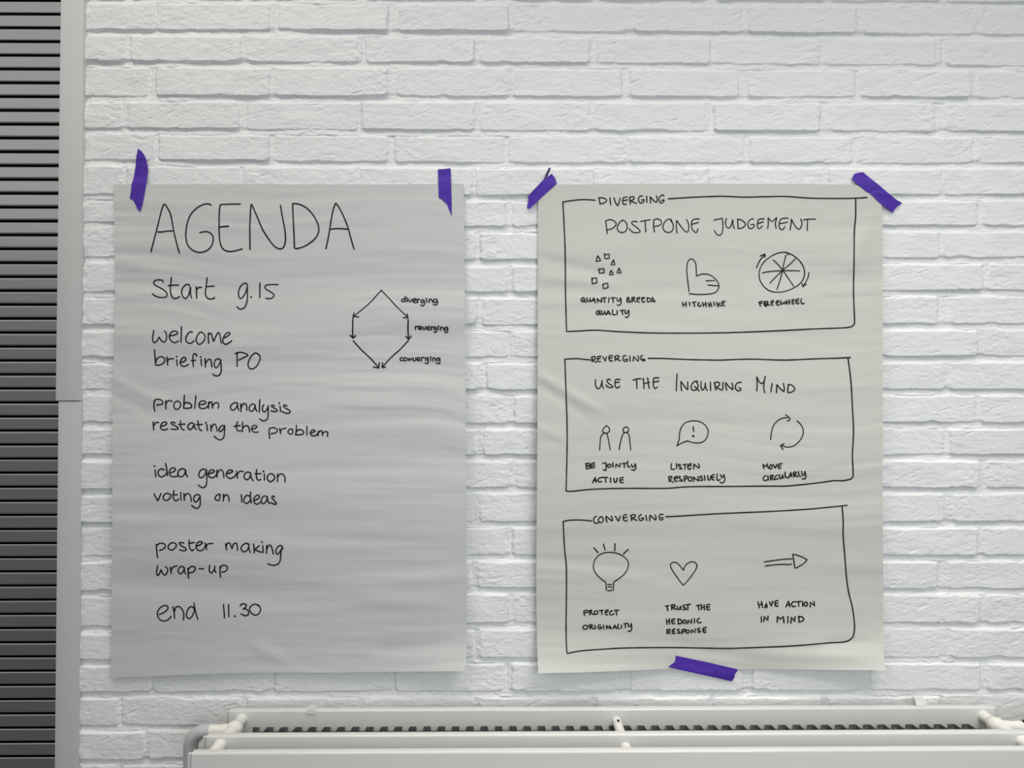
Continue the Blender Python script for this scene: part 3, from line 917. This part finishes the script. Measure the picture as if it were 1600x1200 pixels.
ink_lines('diagram_lettering', SA, [
    (620, 440, 1.9, '195,430 150,430 118,465 135,500 175,490 205,455|205,365 205,430 210,500|255,440 258,500|250,405 254,406|295,435 300,480 330,502 360,470 370,435|400,470 450,465 475,440 445,420 405,450 405,495 445,520 500,500|'
     '510,430 515,520|515,475 540,440 565,440|665,455 625,450 595,480 605,515 645,515 675,470|675,460 688,540 665,590 630,598 590,575|735,460 745,515|730,422 736,423|795,440 805,520|805,480 835,435 865,445 885,510|'
     '985,440 940,430 910,465 920,505 955,520 990,480|990,440 1010,510 995,565 950,580 900,560', 15.86),
    (560, 470, 1.9, '888,400 893,448|893,415 915,398 935,402|940,432 975,425 980,405 955,398 938,425 955,448 985,442|1005,405 1012,440 1030,448 1050,430 1048,402|1075,432 1105,425 1108,405 1085,400 1070,425 1085,455 1115,450|'
     '1135,405 1138,455|1138,425 1155,405 1170,408|1215,415 1190,410 1178,430 1190,448 1215,435|1218,412 1222,470 1208,492 1178,482|1250,412 1252,455|1248,396 1250,396|1282,405 1288,460|1290,430 1310,412 1328,425 1338,458|'
     '1395,420 1365,412 1348,435 1362,455 1392,440|1395,415 1395,475 1380,495 1345,485|'
     '690,885 660,890 650,915 665,935 692,930|735,890 712,895 708,925 725,938 755,925 760,900 738,888|785,935 785,895! 825,930! 830,895|855,890 858,925 875,938 895,920 895,890|920,920 950,912 955,890 930,885 915,910 928,935 958,930|'
     '985,885 985,940|985,905 1005,885 1025,890|1085,890 1055,888 1045,910 1058,928 1088,910|1090,890 1092,960 1078,982 1042,968|1130,895 1132,935|1128,880 1130,880|1165,890 1165,940|1167,910 1185,890 1202,905 1205,940|'
     '1270,898 1240,892 1225,915 1240,932 1268,915|1272,895 1275,955 1260,980 1215,970')], dg, [(625, 460, 686, 480), (645, 505, 702, 522), (622, 552, 690, 572)])

# ---- right poster
pb = at(np.array([1110.0]), np.array([1047.0]), 0.01)[0]
rules = thing('poster', 'flip chart poster with three framed boxes headed DIVERGING, REVERGING and CONVERGING', 'poster', tuple(pb), 'handwritten flip chart posters on the brick wall')
paper(SB, M_PAPER_B, rules)
WL, WH, WS = 2.0, 1.7, 2.0

s1_ = ink('section_frame', SB, [
    (0, 0, WL, '879.5,315.5! 890,313.8 905,312 917,311.8 929.8,312.8|879.5,315.5 881.8,360 883.2,400 883.5,450 884.5,490 885.3,518! 907,517 932,515.9 970,518.3 1012,520 1050,520.5 1125,520 1200,517.5 1270,514 1310,512.5 1328,511 1334,507 1335.3,500 1333.7,455 1334.5,412 1335,362 1337,337 1337,310|'
     '1044.5,310.5 1065,309.2 1085,308 1105,307.2 1125,306.5 1145,307.2 1165,308 1185,307.5 1200,307.2 1216,306.8 1230,307 1245,308 1260,309.2 1280,309.8 1300,310 1320,310 1337,309.6 1354.5,308.5', 1.0)], rules)
s1_['label'] = 'top box headed DIVERGING'
ink_lines('heading_lettering', SB, [
    (920, 280, 1.9, '160,290 168,340 175,388|155,290 215,290 265,310 278,340 240,370 175,385|330,290 335,350 345,400|395,290 415,360 450,415! 475,360 488,295|600,280 545,285 530,330 535,380 560,395 585,385|535,335 605,322|'
     '640,295 650,385|635,285 680,272 710,285 700,315 655,335! 700,360 745,375|840,265 805,262 778,300 785,350 820,372 860,345 862,320 825,325|905,265 908,360|965,370 958,270! 1010,330 1055,358 1070,320 1065,285 1055,260|'
     '1172,262 1150,245 1110,275 1095,320 1115,362 1145,370 1178,325 1135,330'),
    (920, 280, WH, '262,650 275,740 290,855|260,655 320,632 385,645 428,690 400,745 340,780 275,790|540,640 490,665 450,730 455,800 510,832 570,815 600,760 590,690 555,645 535,640|'
     '755,668 710,655 675,670 680,700 740,745 790,790 800,820 760,835 700,830 655,800 632,770|808,660 880,645 960,633|880,650 885,730 890,822|1018,635 1012,720 1025,825|1015,640 1060,618 1115,635 1138,680 1105,720 1025,735|'
     '1300,660 1285,630 1240,625 1190,665 1160,730 1170,790 1220,828 1275,825 1315,785 1320,720 1300,670 1280,650|1378,840 1368,740 1372,640! 1420,710 1490,800 1535,825 1560,790 1562,720 1545,660 1525,630'),
    (1040, 280, WH, '525,622 460,622 415,650 405,720 420,785 465,830 490,820 505,775|410,705 460,690 515,675|758,640 885,608! 895,720 890,810 870,860 835,875 795,855 760,800|950,615 935,680 950,740 990,762 1025,720 1050,630! 1055,710 1075,768|'
     '1125,620 1130,700 1135,775|1125,625 1190,640 1245,690 1240,725 1195,760 1135,772|1375,625 1350,618 1305,650 1285,705 1305,760 1345,770 1385,735 1375,705 1335,710'),
    (1140, 280, WH, '540,618 465,625 440,670 435,730 455,770 490,755 515,725|440,695 525,665|595,770 605,690 600,600! 660,665! 740,598! 715,690 728,765|915,608 830,612 790,640 775,700 785,765 820,788 850,765 865,740|785,690 840,685 905,668|'
     '945,790 960,710 965,620! 1000,690 1050,760 1090,780 1120,740 1130,690 1120,640 1110,620|1155,635 1250,622 1345,625|1220,640 1215,720 1215,800')], s1_, [(930, 300, 1042, 324), (944, 338, 1100, 372), (1114, 338, 1276, 372)])
ink('shapes_sketch', SB, [(890, 380, 1.9, '440,195! 410,285! 488,272! 440,195|685,260! 645,340! 710,335! 685,260|648,425! 620,495! 685,490! 648,425|772,390! 742,462! 805,465! 772,390|545,160! 550,240! 620,238! 615,165! 550,185|'
     '455,398! 465,470! 542,460! 535,392! 462,412|348,540! 355,635! 428,615! 422,540! 350,555|520,640! 527,710! 600,695! 597,622! 520,640')], s1_)
ink('thumb_sketch', SB, [(1040, 380, 1.7, '367,755 350,620 335,480 330,400 345,300 375,255 405,245 440,265 470,320 480,420 482,515! 540,490 610,480 690,495 760,540 810,600 835,660 820,720 780,765 720,788 620,798 500,800 370,788|632,588 765,582|665,652 740,660 820,665')], s1_)
ink('wheel_sketch', SB, [(1140, 380, 1.7, '920,185 890,145 830,142 740,160 640,210 540,290 480,390 460,490 480,590 540,680 630,745 740,765 850,755 980,710 1090,640 1155,550 1172,450 1145,350 1080,260 1000,195 920,155 870,145|'
     '880,185 850,310 830,400 800,540 740,725|1025,245 940,330 825,425 720,530 630,625|515,462 640,440 820,430 960,428 1095,432|680,260 730,305 825,415 920,550 1000,670|420,385 470,275 555,170|480,200 560,165! 548,220|'
     '1240,460 1220,550 1145,680|1135,630 1140,682! 1200,640')], s1_)
ink_lines('caption_lettering', SB, [
    (970, 450, 1.85, '160,240 152,285 150,345|155,250 180,230 205,245 195,270 170,290! 220,310 250,330 225,348 160,345|280,240 278,290 285,345|270,240 330,230 345,250 320,275 295,285! 340,320 370,345|475,232 420,238 400,265 400,310 430,345 460,338|405,285 465,268|'
     '580,235 530,240 520,280 530,325 565,350 595,325|525,270 580,255|650,240 655,290 665,345|645,240 700,250 745,285 750,310 720,335 665,345|800,240 770,245 790,275 830,305 848,330 820,340 770,322', 15.86),
    (905, 450, 1.9, '105,235 65,255 45,290 60,330 95,342 135,320 140,280 105,235|90,290 165,355|195,245 190,300 205,335 235,325 262,290 268,245! 275,310 285,335|285,340 330,295 365,245! 380,300 398,368|325,318 398,300|445,268 455,310 455,358|'
     '440,262! 500,310 558,345! 562,300 545,260|575,245 670,240|625,245 630,355|738,245 728,355|790,245 890,242|840,245 842,355|935,240 940,290 965,325 1000,300 1020,245|1025,245 1040,320 1030,390 990,425 940,420|'
     '500,560 450,570 425,610 435,650 475,660 510,630 505,570|475,605 540,660|550,560 560,620 585,655 620,620 630,570! 645,630 660,660|670,660 720,560! 750,610 770,660|700,635 760,625|830,545 825,620 840,660 900,660|940,560 938,650|'
     '1015,560 1110,550|1070,560 1065,610 1080,660|1145,550 1135,610 1165,640 1195,600 1215,560|1225,555 1235,620 1225,690 1190,725 1145,720', 15.86),
    (1060, 450, 1.95, '100,355 118,460|185,345 195,460|110,415 190,395|270,355 285,435|340,360 440,342|375,360 390,400 402,455|520,360 490,385 485,420 505,450 540,448 570,425|600,360 615,405 630,455|680,345 675,400 695,455|620,410 685,395|'
     '740,370 755,415 770,462|795,355 805,400 825,455|760,415 815,405|875,355 898,430|945,350 960,400 985,462|1035,365 985,395! 1015,425 1065,440|1160,325 1105,330 1080,365 1085,410 1115,435 1145,432|1085,375 1130,370', 15.86),
    (1180, 450, 1.95, '100,350 115,400 132,452|90,352 175,328|115,390 165,370|225,335 215,385 235,430 265,455|240,330 240,440|250,335 305,335 315,360 280,390! 310,405 355,420|245,380 270,445 295,430|455,312 405,325 395,365 405,410 445,430|405,365 450,355|'
     '590,310 535,325 520,365 535,410 570,425 600,410|525,370 580,350|640,315 630,360 650,405 685,375 700,355! 720,385 750,385 755,360 735,335|780,300 785,350 798,400|845,295 850,350 860,400|790,355 855,340|970,285 915,295 915,350 935,395 965,385|920,340 960,325|'
     '1080,270 1025,285 1010,330 1025,375 1060,390 1085,375|1015,335 1075,320|1150,265 1135,320 1145,370 1175,390 1215,380', 15.86)], s1_,
    [(906, 462, 974, 480), (978, 462, 1026, 476), (930, 482, 986, 498), (1064, 468, 1136, 482), (1184, 464, 1260, 482)])

s2_ = ink('section_frame', SB, [
    (0, 0, WL, '882.5,561.2! 900,560.3 912,561.3 923,562.3|882.5,561.2 884,600 886,662 886,705 884.5,767! 895,767.5 925,764.5 975,763 1040,763 1075,760.5 1137,760 1200,759.5 1225,759.5 1245,758 1265,756 1285,753.5 1303,751 1316,751 1326,749.5 1332,746 1333,738 1332,710 1333.7,675 1332,637 1330,600 1326.5,570 1325,559.5|'
     '1013,559.8 1035,560 1055,560.8 1080,561.8 1105,562.3 1125,562.6 1145,561.8 1165,561.2 1180,561.1 1200,561.8 1220,562.5 1240,562.2 1260,561.2 1290,560.1 1310,559.5 1328.8,558.5', 1.0)], rules)
s2_['label'] = 'middle box headed REVERGING'
ink_lines('heading_lettering', SB, [
    (910, 530, 1.9, '150,280 152,355|140,285 185,268 205,285 195,310 155,325! 220,360|290,265 245,270 235,310 245,345 285,350|235,308 280,300|320,275 340,310 358,345! 375,275|470,255 425,260 415,295 430,335 470,338|420,295 465,288|508,265 515,335|'
     '505,268 550,255 575,270 560,295 515,305! 595,335|685,260 650,258 632,295 650,340 690,345 705,315 665,315|742,265 745,345|795,340 798,265! 870,345! 882,290 865,260|945,255 915,265 915,310 940,330 975,335 972,315 940,310'),
    (910, 530, 1.9, '205,630 205,720 235,770 275,755 300,690 308,635! 310,720 330,768|435,640 410,622 385,645 410,690 455,720 475,745 440,755 395,745 370,715|585,628 525,630 510,670 512,730 545,762 585,735|510,680 575,668|'
     '790,640 850,620 915,618|845,625 850,700 852,768|950,610 960,690 962,770|1020,605 1030,690 1045,768|960,695 1050,672|1195,605 1130,605 1110,640 1110,720 1135,770 1170,745|1110,670 1195,655'),
    (1020, 530, 1.9, '380,545 372,680 367,805|452,805 440,730 440,655! 490,730 545,790! 548,740 545,665|700,660 665,655 620,690 598,745 615,790 660,795 700,760 708,715 685,675|655,738 725,808|755,660 755,750 780,795 815,740 820,675! 830,760 855,805|'
     '900,670 903,800|965,680 985,790|960,680 1010,668 1045,690 1030,730 985,750! 1080,795|1098,670 1095,785|1155,795 1140,730 1140,675! 1190,740 1250,790! 1250,730 1235,680|1380,675 1350,672 1305,700 1290,760 1320,802 1365,800 1378,775 1345,755'),
    (1130, 530, 1.9, '525,805 530,700 525,585! 560,660 600,692 635,660 660,570! 640,680 635,760 648,835|768,690 755,750 748,825|835,835 838,705! 890,770 950,820! 955,760 940,690|1020,705 1010,780 1015,835|1015,705 1070,715 1115,760 1110,795 1070,825 1015,835')], s2_, [(920, 552, 1012, 568), (928, 586, 972, 610), (986, 586, 1032, 610), (1054, 582, 1162, 614), (1178, 584, 1246, 616)])
ink('people_sketch', SB, [(900, 650, 1.7, '475,150 440,185 415,235 440,262 495,262 525,225 515,185 480,150|370,530 378,400 390,320 420,280 455,265 485,285 505,360 525,470 535,530|778,170 745,190 735,225 755,255 800,252 825,215 810,180 778,170|675,525 690,430 720,320 750,265 800,260 830,310 845,420 855,535')], s2_)
ink('speech_bubble_sketch', SB, [(1020, 650, 1.7, '415,365 418,280 440,190 490,120 560,85 650,75 740,90 815,140 860,210 862,280 830,360 770,410 690,420 610,410 540,385|415,365 375,470! 430,435 490,405 540,392|633,165 638,245'), (1020, 650, 2.4, '628,312 636,314')], s2_)
ink('arrows_sketch', SB, [(1160, 640, 1.7, '443,470 450,380 475,280 510,215 570,160 640,130 700,128|680,80 745,140! 730,170 700,178|855,178 910,230 945,300 950,370 920,450 860,525 780,575 700,585 640,572 600,560|650,532 595,562! 635,625')], s2_)
ink_lines('caption_lettering', SB, [
    (900, 650, WS, '155,740 162,825|150,745 205,740 215,765 165,780! 225,790 230,812 165,825|290,730 245,745 240,785 260,810 295,795|245,775 290,765|415,740 470,730! 470,800 465,850 425,835|525,750 495,765 500,795 530,800 548,770 525,750|575,730 578,800|'
     '622,800 622,745! 690,800! 688,740|715,745 790,735|755,745 755,805|808,705 808,770 820,795 845,795|868,755 875,785 900,795 930,745|930,750 935,810 915,845 868,838|258,1045 300,950! 315,1035|275,1010 320,1005|'
     '405,960 365,970 342,1000 365,1030 402,1020|415,960 495,960|460,960 465,1035|540,965 540,1035|590,975 600,1030! 630,1030 645,970|740,960 695,970 685,1010 700,1040 740,1035|690,1005 735,995'),
    (1036, 715, 1.95, '170,120 160,180 165,220 190,232 230,228|265,120 270,215|350,150 320,135 300,150 330,180 370,210 365,225 325,218|400,145 465,130|435,145 432,235|560,122 500,140 490,190 505,225 540,225 555,205|495,170 560,155|'
     '612,220 612,160 610,125! 660,170 715,210! 720,170 700,120|112,380 120,430 125,480|110,385 160,372 175,395 150,425 125,440! 160,465 200,488|285,372 235,385 222,425 240,465 285,468|225,420 290,405|'
     '350,380 320,372 315,395 350,425 385,450 365,465 325,460|420,375 425,430 428,475|420,375 465,365 480,390 455,420 430,430|545,380 510,395 505,440 530,465 560,460 570,420 560,385 545,378|608,470 605,420 602,380! 650,425 710,460! 710,420 690,372|'
     '770,375 745,365 740,390 775,415 790,440 765,455 740,445|820,360 835,450|885,355 890,420 915,450 940,410 945,365|1020,335 980,345 965,385 975,430 1010,445|970,395 1015,385|1080,320 1068,390 1075,440 1110,450 1130,435|'
     '1145,335 1160,390 1185,385 1205,340|1210,340 1225,410 1215,470 1180,500 1135,490', 12.7),
    (1186, 710, 1.95, '125,355 105,300 95,245! 150,290 180,280 205,230! 210,290 235,345|300,255 265,275 262,325 285,360 315,345 322,295 300,255|345,250 375,300 400,340! 425,290 435,245|570,228 505,235 475,265 475,320 505,350 540,335|480,290 545,280|'
     '175,530 130,545 105,590 120,635 155,648 200,630|220,535 230,635|280,540 282,590 292,635|275,540 320,515 350,530 335,560 295,580! 330,605 380,630|455,515 415,535 390,575 405,610 445,615 470,595|505,500 505,560 535,600 575,555 580,505! 590,550 610,585|'
     '650,440 645,510 660,560 710,572|735,580 765,510 790,440! 800,500 815,555|755,535 810,520|860,455 860,505 868,555|845,460 895,435 920,455 905,485 870,505! 915,530 960,548|975,425 985,490 1005,535 1035,540|'
     '1060,420 1065,490 1090,520 1120,490 1135,430|1140,425 1158,520 1155,580 1120,612 1065,600', 15.86)], s2_,
    [(914, 722, 932, 734), (940, 720, 996, 738), (924, 744, 976, 756), (1046, 722, 1094, 736), (1042, 738, 1136, 758), (1190, 722, 1224, 734), (1190, 735, 1262, 752)])

s3_ = ink('section_frame', SB, [
    (0, 0, WL, '880,814.8! 890,812.8 905,812.4 915,813 924.5,814|880,814.8 881,837 882.5,862 885,887 885,937 884.5,975 885,1005 886,1021! 907,1017 940,1014.5 975,1012.5 1020,1011.8 1060,1011.8 1080,1012.2 1110,1012.8 1135,1013.2 1160,1012.5 1200,1011 1225,1010 1262,1007.5 1295,1004.5 1318,1003 1329,999 1334,991 1335.2,975 1332,950 1326,925 1322.5,900 1319.5,862 1317.5,837 1317.5,812 1315.7,791|'
     '1040.5,807.4 1060,806.4 1112,803.2 1160,801 1200,799.3 1262,795.6 1300,792 1323.7,789.5', 1.0)], rules)
s3_['label'] = 'bottom box headed CONVERGING'
ink_lines('heading_lettering', SB, [
    (900, 790, 1.9, '320,165 285,190 275,235 295,270 330,275 360,258|395,170 358,200 355,250 385,265 420,245 425,200 395,170|485,255 470,215 470,165! 530,215 570,240! 565,195 550,165|615,165 640,210 665,245! 690,165|795,140 750,150 735,190 750,232 785,240 805,225|'
     '740,195 795,180|860,150 870,235|850,155 900,140 930,150 920,180 870,195! 955,232|1020,140 985,165 985,215 1015,232 1055,210 1050,195 1020,195|1092,150 1105,230|1150,235 1155,145! 1230,215 1250,220! 1250,180 1235,145|'
     '1360,140 1320,135 1298,170 1310,215 1345,222 1362,195 1325,185')], s3_, [(925, 800, 1040, 820)])
ink('light_bulb_sketch', SB, [(900, 790, 1.7, '475,1320 465,1200! 380,1135 315,1068 280,1000 272,930 300,840 360,775 440,740 540,730 640,745 730,785 800,850 820,920 800,1000 750,1075 670,1140 590,1195! 582,1320! 495,1332|495,1232 558,1232|500,1268 558,1272'),
                               (900, 790, 1.9, '280,660 345,735|428,600 455,692|610,595 605,705|815,685 742,752')], s3_)
ink('heart_sketch', SB, [(1020, 860, 1.7, '475,540 430,490 360,390 295,290 275,235 290,200 340,185 390,205 440,260 482,315! 500,250 550,200 610,178 660,190 690,235 670,300 610,390 540,480 478,542')], s3_)
ink('arrow_sketch', SB, [(1140, 850, 1.8, '542,280 680,260 830,240 975,232|562,342 680,328 820,318 940,320 970,308|1020,375 1005,270 985,158! 1090,185 1215,245! 1150,310 1040,375')], s3_)
ink_lines('caption_lettering', SB, [
    (905, 940, 1.95, '110,205 105,250 118,305|100,215 150,190 185,205 180,235 125,250|225,200 232,290|220,200 265,190 275,210 240,240! 290,270 330,285|370,200 335,225 340,265 375,280 408,260 410,220 370,200|445,200 525,190|495,200 500,280|'
     '640,185 590,195 572,235 590,290 630,285|578,240 635,220|735,205 690,215 672,250 690,290 730,290 765,265|780,190 870,190|815,195 828,295|135,520 90,545 82,585 120,608 165,600 190,565 175,530 135,520|230,520 240,600|'
     '215,525 270,510 290,530 250,560! 290,585 325,600|345,525 355,600|470,505 425,525 410,560 430,595 475,595 495,570 480,560 450,562|535,520 542,600|605,600 602,525! 645,570 695,600! 690,560 668,530|740,600 775,540 780,510! 800,560 825,600|755,570 810,560|'
     '865,500 848,545 855,585 895,590|930,515 938,585|985,490 1060,478|1015,490 1020,580|1080,485 1090,540 1120,550 1145,500|1150,480 1158,580 1145,635 1110,655 1080,648', 14.11),
    (1020, 920, WS, '198,272 250,262|222,270 235,338|292,260 298,325|288,258 335,248 345,275 300,290! 365,322|382,275 385,315 410,320 435,265! 440,325|500,255 475,260 480,285 515,305 510,322 475,322|525,250 585,240|550,250 545,330|680,265 740,252|712,262 722,330|'
     '760,250 762,325|802,250 808,330|762,290 805,285|895,245 845,252 845,300 855,328 890,320|845,290 885,280|215,475 222,555|258,470 262,548|220,515 262,505|345,470 300,480 298,520 310,545 345,538|300,510 340,500|395,470 398,548|'
     '392,472 440,485 455,515 440,540 398,548|500,485 475,505 480,535 515,535 525,505 500,485|548,545 550,485! 610,540! 605,475|650,465 652,530|725,460 695,485 695,515 720,530 755,525|225,640 222,705|215,645 265,632 265,660 228,675! 275,700|'
     '345,625 310,640 305,680 320,700 350,690|308,668 340,660|415,635 390,632 385,655 420,670 430,690 385,692|462,640 460,700|455,645 500,632 508,660 465,675|555,640 525,655 525,690 555,692 575,665 555,640|605,690 602,635! 662,685! 662,625|'
     '735,620 705,622 705,645 740,660 735,678 705,675|835,602 790,615 785,655 800,682 830,675|788,650 825,640'),
    (1160, 920, WS, '242,205 265,298|298,200 315,290|255,250 315,240|350,298 375,215! 385,295|355,275 390,265|425,205 450,275! 475,195|555,185 515,195 508,240 525,272 558,265|510,235 552,225|680,285 720,185! 745,280|695,255 745,245|825,200 785,210 768,245 790,278 828,272|'
     '845,205 915,195|880,200 880,275|942,200 942,270|1000,205 970,225 970,260 1005,268 1020,235 1000,205|1060,285 1065,205! 1130,270! 1120,195|295,435 298,520|335,510 340,425! 400,500! 400,425|712,430 712,530|758,535 765,440! 820,515! 822,435|'
     '885,430 882,520|875,435 930,440 960,475 935,505 885,518'),
    (1160, 920, 2.4, '545,520 545,430! 595,475! 640,430! 650,530')], s3_,
    [(910, 950, 968, 964), (910, 972, 990, 988), (1038, 942, 1080, 956), (1086, 942, 1112, 956), (1040, 964, 1098, 978), (1040, 980, 1106, 994), (1182, 938, 1218, 952), (1226, 936, 1276, 952), (1186, 960, 1204, 974), (1212, 960, 1260, 976)])


# ------------------------------------------------------------------ purple tape
def tape(name, ox, oy, outline, sheet, base, mat, parent=None, folds=(), stand=None):
    pts = [(ox + float(a_) / 10, oy + float(b_) / 10) for a_, b_ in (t.split(',') for t in outline.split())]
    bm = bmesh.new()
    vs = [bm.verts.new((x, y, 0)) for x, y in pts]
    f = bm.faces.new(vs)
    bmesh.ops.triangulate(bm, faces=[f])
    bmesh.ops.subdivide_edges(bm, edges=bm.edges[:], cuts=5, use_grid_fill=True)
    arr = np.array([v.co[:2] for v in bm.verts])
    x, y = arr[:, 0], arr[:, 1]
    u, v_ = sheet.uv(x, y)
    # over the paper it lies on the paper, past its edge it drops back to the bricks
    xi0, xi1 = sheet.l[:, 0].min(), sheet.r[:, 0].max()
    ins = np.minimum(np.minimum(x - xi0, xi1 - x), np.minimum(y - sheet.t[:, 1].min(), sheet.b[:, 1].max() - y))
    on = sstep(-14, 1, ins)
    dpap = sheet.depth(np.clip(u, 0, 1), np.clip(v_, 0, 1), x, y) + 0.0012
    dep = base + (np.maximum(dpap, base) - base) * on + 0.0004 * vnoise(x / 7, y / 5, 3) + creases(x, y, folds)
    if stand is not None:
        dep = dep + stand(x, y)
    W = at(x, y, dep)
    for vv_, p in zip(bm.verts, W):
        vv_.co = p
    g = bmesh.ops.solidify(bm, geom=bm.faces[:], thickness=0.0003)
    return bm_obj(name, bm, mat, parent)


TG = 'purple tape strips holding the posters'
tp = tape('tape_strip', 190, 225, '255,70 320,120 375,210 400,310 415,380 400,520 380,660 350,820 320,960 290,1055 245,1010 215,940 190,890 160,860 125,850 145,740 155,630 180,560 205,440 220,330 230,200', SA, 0.0040, M_TAPE,
          folds=[(212, 249, 228, 245, 0.0009, 1.5), (203, 303, 220, 290, 0.0008, 2)])
tag(tp, 'pointed purple tape strip at the top left corner of the AGENDA poster', 'tape', TG)
tp = tape('tape_strip', 640, 240, '443,245 520,240 600,232 638,225 645,300 650,500 658,800 660,970 640,930 610,860 590,800 545,750 500,710 475,695 455,690 450,500', SA, 0.0040, M_TAPE)
tag(tp, 'upright purple tape strip with a slanted torn end, top right corner of the AGENDA poster', 'tape', TG)
tp = tape('tape_strip', 800, 240, '620,315 665,365 690,420 700,470 600,555 480,665 370,770 265,865 240,850 238,820 255,740 255,670 285,625 390,515 500,395 545,370', SB, 0.0050, M_TAPE,
          folds=[(829, 303, 852, 280, 0.0012, 1.4)])
tag(tp, 'slanted purple tape strip with a loose sliver, top left of the framed boxes poster', 'tape', TG)
lo = tape('loose_sliver', 800, 240, '575,218 608,222 590,275 560,340 540,385 510,402 495,400 530,320', SB, 0.0062, M_TAPE_BACK, tp, stand=lambda x, y: 0.006 * (1 - sstep(262, 280, y)))
lo['label'] = 'thin dark sliver curling off the tape'
tp = tape('tape_strip', 1280, 240, '545,320 610,298 685,290 800,385 940,495 1080,615 1200,715 1300,775 1215,830 1180,870 1155,920 1050,845 940,760 840,660 795,625 745,595 640,510 510,400', SB, 0.0045, M_TAPE,
          folds=[(1364, 300, 1392, 306, 0.0012, 2.5), (1356, 302, 1376, 294, -0.0010, 2.5)])
tag(tp, 'slanted purple tape strip across the top right corner of the framed boxes poster', 'tape', TG)
tp = tape('tape_strip', 1030, 990, '258,345 500,395 740,445 980,500 1235,560 1180,640 1175,690 1130,745 900,690 600,625 300,560 140,518 250,440', SB, 0.0045, M_TAPE,
          folds=[(1056, 1040, 1140, 1060, 0.0006, 2)])
tag(tp, 'purple tape strip along the bottom edge of the framed boxes poster, above the radiator', 'tape', TG)
